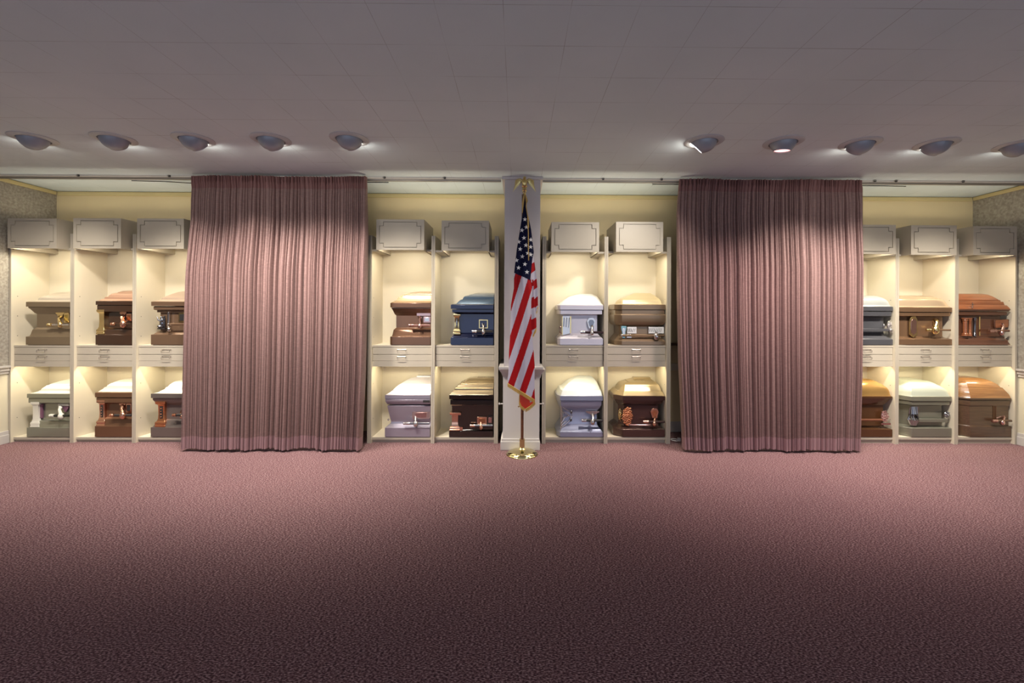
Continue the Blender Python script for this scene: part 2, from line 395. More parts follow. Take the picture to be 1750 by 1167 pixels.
# ------------------------------------------------------------------ caskets
YC = 4.722                                   # plane of the casket rims
YCB = YBACK - .015
def offset_plan(pl, o, left, right, lf=1.0, rf=1.0):
    """pl: base polygon left-back .. right-back, moved inwards by o; the ends move only when they are real ends"""
    n = len(pl); lines = []
    for i in range(n - 1):
        a, b_ = Vector(pl[i]), Vector(pl[i + 1]); d = (b_ - a).normalized()
        nrm = Vector((-d.y, d.x))            # inward normal (left of travel, towards the back)
        k = o
        if i == 0: k = o * lf if left else 0
        if i == n - 2: k = o * rf if right else 0
        lines.append((a + nrm * k, d))
    def meet(l1, l2):
        p, r = l1; q, s_ = l2; c = r.x * s_.y - r.y * s_.x
        if abs(c) < 1e-6: return q
        return p + r * (((q - p).x * s_.y - (q - p).y * s_.x) / c)
    back = (Vector((0, YCB)), Vector((1, 0)))
    act = list(range(len(lines)))
    while len(act) > 2:                      # drop edges that the offset has swallowed
        bad = None
        for k in range(1, len(act) - 1):
            p = meet(lines[act[k - 1]], lines[act[k]]); q = meet(lines[act[k]], lines[act[k + 1]])
            if (q - p).dot(lines[act[k]][1]) < -1e-7: bad = k; break
        if bad is None: break
        act.pop(bad)
    out = [meet(lines[act[0]], back)]
    for j in range(1, len(lines)):
        lo = max(a for a in act if a <= j - 1) if any(a <= j - 1 for a in act) else act[0]
        hi = min(a for a in act if a >= j) if any(a >= j for a in act) else act[-1]
        if hi == lo: hi = act[min(act.index(lo) + 1, len(act) - 1)]
        out.append(meet(lines[lo], lines[hi]))
    out.append(meet(lines[-1], back))
    return out
def shell(m, pl, prof, left, right, mt, lf=1.0, rf=1.0, nrim=0, rim_m=None):
    rings = []
    for o, z in prof:
        r = offset_plan(pl, o, left, right, lf, rf)
        rings.append([(p.x, min(p.y, YCB), z) for p in r])
    if nrim:                                 # rim keeps the body finish; lid colour above is lightened for lamp light
        m.loft(rings[:nrim], rim_m, cap=False); m.loft(rings[nrim - 1:], mt, cap=False)
        m.face(m.verts(reversed(rings[0])), rim_m); m.face(m.verts(rings[-1]), mt)
    else: m.loft(rings, mt)
    return m

def casket(u, tier, label, XLpx, XRpx, body, rim, lid, bm_, lm, side='L', left=True, right=False, cham=None, rnd=0, hw=(), creases=()):
    c = U[u]; z0 = (c['zs'] if tier else c['zb']) + .0006
    xl = ax(XLpx, YC) if XLpx else c['ia'] + .012
    xr = ax(XRpx, YC) if XRpx else c['ib'] - .012
    xl = max(xl, c['ia'] + .006); xr = min(xr, c['ib'] - .006)
    pc = (XLpx or XRpx) if not (XLpx and XRpx) else (XLpx + XRpx) / 2
    t = thing('casket', label, 'casket', ((xl + xr) / 2, YC, z0), 'display caskets on the cabinet shelves')
    if cham:
        pl = [(xl, YCB), (xl, YC + cham[1]), (xl + cham[0], YC), (xr, YC), (xr, YCB)]
    elif rnd:
        pl = [(xl, YCB)] + [(xl + rnd * (1 - math.sin(a)), YC + rnd * (1 - math.cos(a))) for a in [R(90 - 22.5 * k) for k in range(5)]] + [(xr, YC), (xr, YCB)]
        if right: pl = pl[:-2] + [(xr - rnd * (1 - math.sin(a)), YC + rnd * (1 - math.cos(a))) for a in [R(22.5 * k) for k in range(5)]] + [(xr, YCB)]
    else: pl = [(xl, YCB), (xl, YC), (xr, YC), (xr, YCB)]
    # body profile: (inset, y px) from the bottom up
    prof = [(o, az(y, YC + o, pc)) for o, y in body]
    zmin = prof[0][1]; prof = [(o, z - 0) for o, z in prof]
    prof[0] = (prof[0][0], z0 + .005); 
    prof = [(prof[0][0] + .012, z0), (prof[0][0] + .012, z0 + .005)] + prof
    zz = [p[1] for p in prof]
    for i in range(1, len(prof)):
        if prof[i][1] < prof[i - 1][1]: prof[i] = (prof[i][0], prof[i - 1][1] + .0004)
    shell(MB(), pl, prof, left, right, bm_).build('body', t, bevel=.0012, smooth=28)
    lp = [(o, az(y, YC + o, pc)) for o, y in rim]
    lp = [(lp[0][0] + .01, lp[0][1])] + lp
    X0 = xl if side == 'L' else xr
    imax = .275
    lf, rf = (1.0, .28) if side == 'L' else (.28, 1.0)
    nrim = len(lp)
    YY = YC + (cham[1] if cham and side == 'L' else 0); sl = .4 if cham and side == 'L' else 1.0
    last = lp[-1]
    for x, y in lid:
        a, b_ = ray(x, y)
        i = (a * YY - X0) / (1 - a * sl) if side == 'L' else (X0 - a * YY) / (1 + a * sl)
        i = min(i, imax) if i > last[0] else last[0] + .002; i = max(i, last[0] + .0005); z = max(EYE + b_ * (YY + i * sl), last[1] + .001)
        last = (i, z); lp.append(last)
        if any(abs(y - q) < .06 for q in creases):   # routed groove along the lid
            lp += [(i + .004, z - .006), (i + .0075, z - .006), (i + .008, z + .002)]; last = lp[-1]
    if last[0] < imax - .02: lp.append((imax, last[1] + .005))
    shell(MB(), pl, lp, left, right, lm, lf, rf, nrim, bm_).build('lid', t, bevel=.0012, smooth=24)
    return t, xl, xr, z0, lp

def M_(name, col, rough=.28, metal=.45, coat=.3): return mat(name, col, rough, metal, coat)
def wood(name, c1, c2): return mat(name, c1, .30, 0, .5, noise=(c2, 9, .35, .65, (.6, 6, 14)))
copper = mat('copper_trim', (0.74, 0.42, 0.29), .22, 1.0); rose_m = mat('rose_metal', (0.66, 0.42, 0.38), .2, 1.0)
gold = mat('gold_trim', (0.80, 0.62, 0.30), .2, 1.0); silver = mat('silver_trim', (0.66, 0.62, 0.60), .22, 1.0)
brass = mat('brass', (0.72, 0.62, 0.32), .10, 1.0); pewter = mat('pewter', (0.25, 0.25, 0.27), .25, 1.0)
ivory = mat('ivory_enamel', (0.72, 0.70, 0.60), .3); plum = mat('plum_reflect', (0.22, 0.10, 0.16), .25, .3); white_e = mat('white_enamel', (0.75, 0.74, 0.72), .3)
dk_ind = mat('dark_inset', (0.03, 0.028, 0.028), .3)

def bar(t, y, x0, x1, mt, tip, lugs, Y=YC - .012, r=.0125, plate=None, tipw=8):
    """swing-bar handle: bar between two pixels, an end tip and lugs dropping from plates"""
    p0, p1 = at(x0, y, Y), at(x1, y, Y); yn = YC + .05
    h = MB().tube([p0, p1], r, mt, 10).build('handle', t)
    m = MB(); a = at(x0 - .3, y, Y); b_ = at(x0 + tipw, y, Y)
    L_ = (b_ - a).x
    m.tube([a + Vector((k * L_, 0, 0)) for k in (0, .06, .3, .34, .6, .66, .95, 1)], [r * .5, r * 1.25, r * 1.4, r * 1.15, r * 1.4, r * 1.2, r * 1.4, r * .9], tip, 12)
    q = m.build('tip', None); q.parent = h
    for (lx, ly0, ly1, w) in lugs:           # top and bottom pixels of the arm
        A = at(lx, ly0, yn); B = at(lx, ly1, Y); ww = w * .00624 / 2 * 1.25
        m = MB()
        pts = [A, A.lerp(B, .35) + Vector((0, -.02, .004)), B + Vector((0, -.004, .008)), B + Vector((0, 0, -.006))]
        m.tube(pts, [ww * 1.0, ww * .55, ww * .75, ww * .5], tip, 10)
        m.ball(B + Vector((0, -.002, 0)), ww * 1.15, tip, 1, 1.1, 1.3)
        q = m.build('arm', None); q.parent = h
    return h
def plate(t, x0, x1, y0, y1, mt, inset=None, Y=YC + .05, th=.012, shape='rect', name='escutcheon', frame=.18):
    """ornamental plate set on the casket side"""
    A = at(x0, y1, Y); B = at(x1, y0, Y); w, h = B.x - A.x, B.z - A.z
    sh = {'rect': [(0, 0), (1, 0), (1, 1), (0, 1)],
          'hex': [(.5, 0), (1, .16), (1, .86), (.75, 1), (.25, 1), (0, .86), (0, .16)],
          'shield': [(.5, 0), (.8, .15), (1, .7), (.8, .95), (.5, 1), (.2, .95), (0, .7), (.2, .15)],
          'trap': [(.25, 0), (.75, 0), (.85, .55), (1, .75), (1, 1), (0, 1), (0, .75), (.15, .55)],
          'wide': [(.05, 0), (.95, .08), (1, .3), (1, .95), (.9, 1), (.06, .92), (0, .8), (0, .2)],
          'fan': [(.38, 0), (.62, 0), (.7, .25), (1, .7), (1, 1), (0, 1), (0, .7), (.3, .25)]}[shape]
    to3 = lambda p: Vector((A.x + p[0] * w, Y, A.z + p[1] * h))
    m = MB().prism([sh], to3, (0, -th, 0), mt)
    if inset:
        c_ = (.5, .5); s2 = [((p[0] - .5) * (1 - 2 * frame) + .5, (p[1] - .5) * (1 - 2 * frame) + .5) for p in sh]
        m.prism([s2], lambda p: to3(p) + Vector((0, -th, 0)), (0, -.003, 0), inset)
    return m.build(name, t, bevel=.0015)
def column(t, xpx, y0, y1, w, mt, inner=None, sq=True, deep=1.0, dx=0.0, Y=YC + .006, name='corner_column'):
    """corner post with capital and stepped foot between two pixels"""
    T = at(xpx, y0, Y); z0, z1 = at(xpx, y1, Y).z, T.z; h = z1 - z0; r = w * .00624 / 2 * (1.41 if sq else 1); n = 4 if sq else 16
    hw_ = w * .00624 / 2; Yc = Y + hw_ * 1.25 * deep; Mx = Matrix.Translation((T.x + dx, Yc, z0))
    pr = [(1.25, 0), (1.25, .05), (1.12, .08), (1.25, .12), (1.2, .18), (.95, .22), (.9, .26), (.80, .3), (.74, .5), (.78, .84), (.95, .88), (1.12, .9), (1.2, .94), (1.2, 1)]
    m = MB().lathe([(r * a, h * b_) for a, b_ in pr], mt, n, Mx, rot=R(45), sy=deep)
    if inner:
        rr = w * .00624 / 2
        m.box(T.x + dx - rr * .36, T.x + dx + rr * .36, Yc - rr * .84 * deep, Yc - rr * .6 * deep, z0 + h * .32, z0 + h * .8, inner)
        for k in range(4): m.ball((T.x + dx, Yc - rr * .87 * deep, z0 + h * (.38 + .11 * k)), rr * .16, mt)
    return m.build(name, t, bevel=.001)
def rosette(t, xpx, ypx, w, h, mt, seed=1, n=34, Y=YC + .03, name='corner_ornament', ang=0):
    """cast cluster of petals and buds"""
    rnd_ = random.Random(seed); c = at(xpx, ypx, Y); W_, H_ = w * .00624, h * .00624
    m = MB().ball(c, 1, mt, W_ * .38, .014, H_ * .40, 12)
    for k in range(n):
        a = k * 2.4; q = math.sqrt(k / n)
        p = c + Vector((q * math.cos(a) * W_ * .42, -.010 - .010 * (1 - q), q * math.sin(a) * H_ * .44))
        m.ball(p, .5, mt, W_ * rnd_.uniform(.12, .2), .012, H_ * rnd_.uniform(.07, .13), 8, Matrix.Rotation(rnd_.uniform(-1, 1), 4, 'Y'))
    return m.build(name, t)

# upper left group
bronze = M_('taupe_bronze', (0.21, 0.155, 0.095)); 
BODY_A = lambda b, bt, nb, nt_, bd, rb: [(0, b), (0, bt), (.018, bt - 1.2), (.024, bt - 4), (.034, nb + 3.5), (.05, nb + .8), (.056, nb), (.056, nt_), (.044, nt_ - 2), (.02, bd + 1.5), (.012, bd), (.012, rb)]
BODY_B = lambda b, bt, nb, nt_, bd, rb: [(0, b), (0, bt), (.010, bt - .7), (.020, nb + 4), (.045, nb + .6), (.052, nb), (.052, nt_), (.03, nt_ - .4), (.008, nt_ - 2), (.008, rb + .6), (.012, rb)]
t, xl, xr, z0, lp = casket('L1', 1, 'taupe bronze casket with brass and silver handle at far left upper shelf', 44, None,
    BODY_A(587.3, 575.3, 559.5, 536.5, 526, 524), [(0, 524), (0, 515.8), (.012, 515.2)],
    [(64.4, 512.6), (66, 509.8), (69, 507.7), (77, 505.1), (88, 502.3), (98, 499.9), (118, 498.4)], bronze, M_('taupe_lid_lit', (0.50, 0.44, 0.36), .3, .4))
bar(t, 554.8, 81.5, 119, silver, gold, [(103.5, 541, 555, 5)]); plate(t, 97, 112, 534, 541.5, gold, shape='trap'); plate(t, 111, 119.5, 534.5, 551.5, gold, mat('brass_inset', (.5, .38, .12), .35, 1.0))

walnut = M_('dark_walnut_gloss', (0.045, 0.020, 0.010), .18, .2, .8)
t, *_ = casket('L2', 1, 'dark brown casket with ribbed lamp-lit copper-pink lid and gold corner column', 163.2, None,
    BODY_B(587.4, 572.3, 559.3, 534, 522, 521), [(0, 521), (0, 514.6), (.01, 513.8)],
    [(170, 512.8), (176, 510.5), (179, 507.6), (182.5, 506.6), (186, 505), (190.5, 502), (198.4, 500.4), (199, 499.4), (210, 497.2), (226, 496.2)], walnut, M_('copper_pink_lid_lit', (0.50, 0.30, 0.20), .3, .35), creases=(510.5, 506.6, 500.4))
column(t, 171, 529, 571, 11, gold, None)
bar(t, 553.5, 190, 225, walnut, copper, [(211.5, 540, 554, 7)], tipw=8.5); plate(t, 206, 217, 533.5, 541, copper, shape='trap'); plate(t, 217.5, 226, 536, 549, copper, mat('copper_inset', (.45, .2, .1), .3, 1.0))

umber = M_('umber_bronze', (0.19, 0.115, 0.07))
t, *_ = casket('L3', 1, 'brown casket with dark praying figure at its corner, beside left curtain', 258, None,
    [(0, 588), (0, 571.8), (.014, 571), (.04, 566.5), (.055, 565), (.055, 536), (.055, 534), (.035, 533.5), (.035, 530.5), (.014, 529), (.014, 524.2), (.02, 523)], [(0, 522.6), (0, 515.4), (.012, 514.8)],
    [(275, 511.9), (277.5, 508.5), (285, 505.5), (295, 501.8), (305, 499), (316, 497)], umber, M_('umber_lid_lit', (0.48, 0.36, 0.27), .3, .4))
fig = MB(); p = at(277, 552, YC + .02)
fig.ball(p + Vector((0, 0, .0)), .5, pewter, .05, .04, .085).ball(p + Vector((.008, -.012, .03)), .5, pewter, .034, .03, .05).ball(p + Vector((.0, -.01, .058)), .5, pewter, .026, .026, .032)
fig.tube([p + Vector((.0, -.02, .02)), p + Vector((-.016, -.032, .035)), p + Vector((-.028, -.03, .068))], [.009, .008, .005], pewter, 8)
fig.ball(p + Vector((-.012, -.012, -.035)), .5, pewter, .05, .05, .035).tube([p + Vector((-.02, -.01, -.03)), p + Vector((.02, -.012, -.04))], .012, pewter, 8)
fig.box(p.x + .012, p.x + .026, p.y, p.y + .012, p.z - .05, p.z + .075, pewter).box(p.x - .035, p.x + .04, p.y - .02, p.y + .03, p.z - .065, p.z - .052, pewter)
fig.build('corner_figurine', t, bevel=.001)
plate(t, 288, 291.2, 533, 566, silver, None, Y=YC + .04, th=.02, name='corner_post')
bar(t, 554, 288, 322, umber, silver, [(289.5, 553, 563, 4)], tipw=3); plate(t, 306.5, 318, 534, 551, gold, dk_ind)

# lower left group
sage = M_('sage_silver', (0.25, 0.25, 0.19)); 
t, *_ = casket('L1', 0, 'sage grey casket with ivory corner column and lamp-lit white lid at far left lower shelf', 46.4, None,
    BODY_B(744, 731, 716, 690, 681, 680), [(0, 679.9), (0, 672.9), (.014, 672.2)],
    [(66, 668.6), (67, 667), (71, 664), (78, 659.8), (80, 658.2), (90, 654.8), (102, 651.3), (118, 647.4)], sage, M_('silver_white_lid_lit', (0.68, 0.68, 0.64), .3, .25), creases=(667, 658.2))
column(t, 59, 687, 730, 12, ivory, deep=.5); plate(t, 66, 75, 690, 714, plum, None, Y=YC + .05, name='reflection_panel', th=.016)  # plum plate paints in the purple reflection beside the ivory column
bar(t, 710, 85, 119, mat('dark_bar', (.04, .045, .04), .25, .6), ivory, [(105, 694, 711, 6)]); plate(t, 101, 119.5, 690.2, 693.5, ivory, name='escutcheon', shape='rect'); plate(t, 108, 119, 693, 704, plum, shape='fan')
brown = M_('satin_brown', (0.165, 0.085, 0.045))
t, *_ = casket('L2', 0, 'copper-trimmed brown casket with lamp-lit silvery ribbed lid, below the dark brown one', 162.7, None,
    BODY_B(743, 728.2, 712.5, 690, 679.6, 679), [(0, 678.8), (0, 671.5), (.004, 670.3), (.016, 669.4)],
    [(172, 666.6), (175, 665), (179, 661.2), (180.5, 660.2), (181.5, 659), (190, 654.5), (201.7, 650.3), (213, 647.2), (225, 645.8)], brown, M_('silvery_tan_lid_lit', (0.62, 0.56, 0.50), .3, .3), creases=(661.2, 654.5))
column(t, 171.5, 684, 728, 11.5, copper, dk_ind)
bar(t, 709.5, 188, 225, dk_ind, copper, [(211, 694, 710, 7)], tipw=8); plate(t, 205, 216, 688.8, 696, copper, shape='trap'); plate(t, 217, 225.8, 688.5, 705, copper, dk_ind)
taupe_g = M_('grey_taupe', (0.17, 0.14, 0.125))
t, *_ = casket('L3', 0, 'grey-taupe casket with copper corner pedestal, beside left curtain', 258.2, None,
    [(0, 743.4), (0, 730.3), (.012, 729.6), (.04, 718), (.055, 716), (.055, 692), (.045, 690), (.025, 687), (.012, 683.5), (.010, 680.5)], [(0, 680.2), (0, 672.6), (.014, 672)],
    [(271, 669.8), (275, 667.6), (281, 665), (284, 661.4), (290, 657), (297.6, 652.3), (306, 650), (316, 648)], taupe_g, M_('silver_white_lid_lit', (0.68, 0.68, 0.64), .3, .25), creases=(661.4,))
column(t, 273, 686.5, 729.5, 14, mat('orange_copper', (.64, .27, .13), .25, .9), dk_ind)
bar(t, 709, 295, 316, dk_ind, copper, [(311.5, 702, 712, 4)], tipw=7)

# centre left
cbrown = M_('copper_brown', (0.15, 0.075, 0.042), .25, .5)
t, *_ = casket('C1', 1, 'copper brown casket with rose metal handle and lamp-lit tan lid', 665.6, None,
    BODY_A(590, 575.5, 560, 539, 527, 525.4), [(0, 525.2), (0, 517.8), (.008, 516.9)],
    [(671, 515.6), (675, 513.8), (679, 510.2), (682, 507.5), (686, 504.8), (692, 503), (693, 502), (703, 499.9), (711, 498.6), (730, 497.8)], cbrown, M_('tan_gold_lid_lit', (0.47, 0.33, 0.19), .24, .5), rnd=.03, creases=(513.8, 507.5, 503))
bar(t, 555.8, 698.8, 735, rose_m, rose_m, [(717.5, 542, 557, 5)], tipw=8); plate(t, 712.5, 736, 535, 539.5, rose_m); plate(t, 724, 736, 541, 551, rose_m, silver); plate(t, 715.5, 721, 541, 552, rose_m, shape='trap')
navy = mat('navy_gloss', (0.004, 0.008, 0.038), .16, .5, .8)
t, *_ = casket('C2', 1, 'glossy navy blue casket with gold corner column bearing a cross', 770.2, None,
    [(0, 591.5), (0, 577), (.012, 576), (.03, 570.5), (.045, 569), (.06, 568.5), (.06, 536.5), (.045, 535.6), (.014, 533.5), (.012, 528.4)], [(0, 527.8), (0, 520.9), (.01, 520)],
    [(780, 518.6), (784, 514.6), (786.5, 512.8), (789, 511.6), (793, 507), (795.8, 505.6), (800, 504.4), (811.9, 501.3), (840, 500.6)], navy, mat('navy_lid_lit', (0.07, 0.11, 0.17), .18, .4, .7), creases=(511.6, 504.4))
column(t, 780.5, 537, 571, 10, gold, dk_ind)
m = MB(); p = at(780.5, 551.5, YC + .006 + .031 * .16); m.box(p.x - .0018, p.x + .0018, p.y - .004, p.y, p.z - .03, p.z + .026, silver).box(p.x - .009, p.x + .009, p.y - .004, p.y, p.z + .008, p.z + .012, silver); m.build('cross', t)
plate(t, 818.5, 834, 546, 561, gold, navy, frame=.1, Y=YC + .058); bar(t, 566.3, 807, 842, dk_ind, silver, [(826, 555, 567, 5)], tipw=8)
lav = M_('lavender_silver', (0.33, 0.30, 0.36), .32, .5)
t, *_ = casket('C1', 0, 'lavender silver casket with flared sides, domed lamp-lit white lid and chrome handle', 658.4, None,
    [(0, 745.7), (0, 731), (.006, 730.2), (.045, 724), (.05, 722), (.05, 719), (.046, 717), (.022, 696), (.02, 693.4), (.03, 692.4), (.04, 691.8)], [(.02, 690.6), (.01, 688), (.003, 686), (.002, 683), (.008, 682), (0, 681.6), (0, 675.2), (.01, 674.3)],
    [(668, 669.6), (670, 667.6), (671, 666), (679, 659.6), (688, 653.5), (698, 648.5), (711.7, 644.3), (723, 642.8), (735, 642.2)], lav, M_('lavender_white_lid_lit', (0.62, 0.60, 0.66), .3, .25), creases=(667.6,))
bar(t, 723.5, 689, 734, pewter, silver, [(710.5, 712, 724, 6)], Y=YC - .015, r=.012, tipw=12); plate(t, 705, 735.5, 701, 716, silver, mat('pink_reflect', (.55, .38, .36), .2, 1.0), shape='wide', th=.02)
plate(t, 723, 734.5, 683.5, 687.6, dk_ind, None, Y=YC + .004, th=.008, name='name_plate')
m = MB(); p = at(663.5, 717, YC + .04); m.ball(p, .011, silver).build('end_handle', t)
black = mat('black_gloss', (0.016, 0.009, 0.007), .14, .3, .9)
t, *_ = casket('C2', 0, 'gloss black casket with copper corner bracket and ribbed lamp-lit bronze lid', 768.2, None,
    [(0, 746.7), (0, 736.8), (.006, 736), (.022, 734), (.026, 733), (.026, 695), (.02, 692.5), (.010, 691), (.012, 683)], [(0, 682), (0, 675), (.006, 674.2)],
    [(770.5, 672), (772, 670.3), (775.5, 667), (777, 663.8), (780, 661.5), (783.5, 657.8), (786, 656.6), (788.5, 655), (791, 653.5), (801, 647.9), (809, 645.8), (818, 644.8), (838, 644.2)], black, M_('dark_bronze_lid_lit', (0.30, 0.235, 0.15), .2, .6), creases=(667, 661.5, 656.6, 653.5))
column(t, 777, 705.5, 736, 14, copper, Y=YC - .006); plate(t, 769.5, 788, 705.3, 708.8, copper, Y=YC + .012, name='corner_cap'); plate(t, 769.5, 791, 729, 735, copper, Y=YC + .012, name='corner_foot')
plate(t, 815.5, 832, 712, 724.5, copper, mat('copper_inset', (.45, .2, .1), .3, 1.0), Y=YC + .02); bar(t, 727.2, 803, 842, pewter, copper, [(822, 718, 730, 5)], tipw=9); plate(t, 833, 842, 710.5, 724.5, black, rose_m, Y=YC + .02)

# centre right
whit = M_('lilac_white', (0.56, 0.53, 0.60), .3, .2)
t, *_ = casket('C3', 1, 'lilac white casket with mirrored art-deco corner plate', 953.3, 1032.5,
    [(0, 591.8), (0, 578.8), (.006, 578), (.05, 570.5), (.056, 569), (.056, 539), (.05, 537.5), (.012, 537), (.012, 529.6)], [(0, 529.2), (0, 521.6), (.008, 520.6)],
    [(959, 518.6), (962, 515.5), (965.7, 512.8), (970, 509.5), (976, 506), (987.4, 502.9), (1000, 501.2)], whit, M_('pearl_white_lid_lit', (0.78, 0.77, 0.76), .3, .1), right=True, cham=(.024, .03))
A = at(961, 573, YC + .012); m = MB(); w_, h_ = .093, .205
to3 = lambda p: Vector((A.x + p[0] * w_, YC + .030 + (.012 * p[0]), A.z + p[1] * h_))
m.prism([[(0, 0), (1, .1), (1, 1), (0, 1)]], to3, (0, -.008, 0), silver)
for k in range(5): m.prism([[(.12 + .15 * k, .45 - .02 * k), (.17 + .15 * k, .45), (.26 + .15 * k, .93), (.2 + .15 * k, .93)]], lambda p: to3(p) + Vector((0, -.008, 0)), (0, -.005, 0), dk_ind if k % 2 == 0 else white_e)
m.prism([[(.9, .1), (1.04, .12), (1.04, 1), (.9, 1)]], lambda p: to3(p) + Vector((0, -.006, 0)), (0, -.007, 0), gold); m.prism([[(-.04, 0), (.06, 0), (.06, 1), (-.04, 1)]], lambda p: to3(p) + Vector((0, -.006, 0)), (0, -.007, 0), gold)
m.build('corner_plate', t, bevel=.001)
bar(t, 568, 992, 1031, mat('dark_plum_bar', (.05, .03, .035), .2, .5), silver, [(1011.5, 557, 569, 5)], tipw=8); plate(t, 1002.5, 1018, 542.5, 563, silver, pewter, shape='shield')
m = MB(); p = at(956.5, 563, YC + .035); m.tube([p + Vector((.02, 0, .03)), p + Vector((0, -.006, .03)), p + Vector((0, -.008, -.03)), p + Vector((.02, 0, -.04))], .006, rose_m, 8).build('end_handle', t)
bz = M_('antique_bronze', (0.23, 0.155, 0.09))
t, *_ = casket('C4', 1, 'bronze casket with lamp-lit cream gold lid, deep bulging sides and white chevron plates', 1051.7, 1138,
    [(0, 591.8), (0, 583), (.008, 581.5), (.05, 573), (.058, 571), (.058, 558), (.045, 556.3), (.02, 555), (.006, 552), (.0, 549), (0, 538.2), (.004, 537.2), (.01, 536.8), (.010, 529.5)], [(0, 528.9), (0, 520.8), (.01, 520)],
    [(1060, 518.8), (1061.5, 515), (1064, 511.7), (1068, 509), (1073, 507), (1079, 504), (1085.5, 501.9), (1101, 500.3)], bz, M_('cream_gold_lid_lit', (0.60, 0.50, 0.30), .3, .35), right=True, cham=(.07, .055))
for a0, a1 in ((1071, 1087), (1107.5, 1133.5)):
    plate(t, a0, a1, 558.5, 569.5, white_e, None, name='escutcheon', th=.02)
    m = MB(); n_ = int((a1 - a0) / 3)
    for k in range(n_):
        p = at(a0 + 2.5 + 2.8 * k, 564, YC + .027); s = 1 if (k < n_ / 2) else -1
        m.tube([p + Vector((-.007 * s, 0, .018)), p + Vector((.007 * s, 0, -.018))], .0018, pewter, 6)
    m.build('chevron', t)
bar(t, 573.3, 1061, 1135, bz, silver, [(1121, 569, 575, 7)], Y=YC + .004, tipw=3); plate(t, 1061, 1070, 557, 577.5, mat('teal_enamel', (.25, .42, .42), .2, .7), silver, Y=YC + .03, shape='trap', name='corner_plate'); plate(t, 1070.5, 1079, 571, 577, silver, Y=YC + .02, name='socket')
bluel = M_('pale_blue_silver', (0.30, 0.32, 0.44), .3, .4)
t, *_ = casket('C3', 0, 'pale blue silver casket with chrome leaf-shaped corner openwork', 953.2, 1032,
    [(0, 747.7), (0, 738.5), (.006, 737.6), (.05, 726), (.056, 723), (.056, 702), (.05, 700.8), (.03, 697), (.014, 692), (.012, 685)], [(0, 684.6), (0, 676.6), (.012, 675.8)],
    [(958, 665.2), (962, 663.8), (966, 660), (971.5, 654.8), (978, 650.5), (986, 647), (1001, 645)], bluel, M_('icy_white_lid_lit', (0.66, 0.70, 0.72), .28, .25), right=True, cham=(.03, .075))
m = MB(); O = at(958, 712, YC + .022)
def P3(x, y): a = at(x, y, YC + .030); return a
for pts in ([(959, 694), (968, 700), (974, 703), (978, 710), (973, 719), (965, 727), (959, 731)], [(959, 712), (966, 713), (972, 710)], [(959, 700), (964, 706), (966, 712), (962, 719), (959, 724)], [(964, 703), (970, 708), (976, 712)], [(968, 719), (963, 723), (960, 727)], [(959, 693), (959, 733)]):
    m.tube([P3(*q) for q in pts], .0045, silver, 8)
m.build('corner_openwork', t)
rosette(t, 976.5, 704, 5, 8, pewter, 3, 8, name='corner_bud'); rosette(t, 975.5, 717, 6, 9, pewter, 4, 8, name='corner_bud')
plate(t, 1001, 1024, 702, 709, silver, None, shape='fan'); bar(t, 718.5, 994, 1030, dk_ind, silver, [(1012.5, 708, 721, 6)], tipw=8)
dbz = M_('dark_bronze_maroon', (0.075, 0.038, 0.032), .22, .5, .5)
t, *_ = casket('C4', 0, 'dark bronze casket with copper rose corner and lamp-lit tan ridged lid', 1051.7, 1137.5,
    [(0, 747), (0, 734.5), (.006, 733.4), (.05, 727), (.056, 725.5), (.056, 693), (.05, 691.6), (.03, 689.5), (.016, 685), (.008, 681.5)], [(0, 684), (0, 677), (.012, 676.2)],
    [(1055, 667.4), (1058, 667), (1061, 661.5), (1064.5, 656.8), (1069, 654.5), (1073.8, 652.8), (1075, 652.2), (1085, 649), (1096, 646.3)], dbz, M_('champagne_lid_lit', (0.42, 0.33, 0.19), .24, .55), right=True, cham=(.085, .09), creases=(652.8,))
rosette(t, 1072, 711, 20, 36, mat('orange_copper', (.64, .27, .13), .25, .9), 5, 60, Y=YC + .03); rosette(t, 1060, 708, 9, 26, gold, 6, 24, Y=YC + .09)
plate(t, 1111, 1125, 697, 716, copper, mat('orange_copper', (.6, .2, .1)), shape='shield', th=.016); bar(t, 720.7, 1099, 1136, dbz, copper, [(1118, 712, 724, 5)], tipw=9)

# right group
slate = M_('slate_grey', (0.105, 0.105, 0.115))
t, *_ = casket('R1', 1, 'slate grey casket with silver cast handle end, beside right curtain', None, 1526.4,
    [(0, 593), (0, 580.2), (.006, 579), (.03, 576), (.05, 572), (.056, 568), (.056, 544), (.03, 541.5), (.008, 540), (.008, 532.5)], [(0, 531.4), (0, 524.3), (.01, 523.5)],
    [(1520.5, 521.6), (1518.5, 517), (1515.5, 513.3), (1511.5, 510.6), (1507, 508.5), (1500, 506.4), (1494, 505.3), (1482, 504.8)], slate, M_('silver_lid_lit', (0.50, 0.52, 0.49), .3, .5), side='R', left=False, right=True)
rosette(t, 1519, 556, 9, 20, silver, 8, 22, Y=YC + .01, name='handle_socket'); rosette(t, 1510, 557, 4, 10, silver, 11, 8, Y=YC + .02, name='handle_socket')
MB().box(ax(1470, YC), ax(1520, YC), YC + .0, YC + .03, az(566, YC, 1500), az(561.5, YC, 1500), slate).build('handle', t, bevel=.003)
rosette(t, 1522, 564.5, 8, 8, silver, 9, 12, Y=YC + .0, name='handle_end')
gb = M_('golden_bronze', (0.215, 0.125, 0.07), .24, .5)
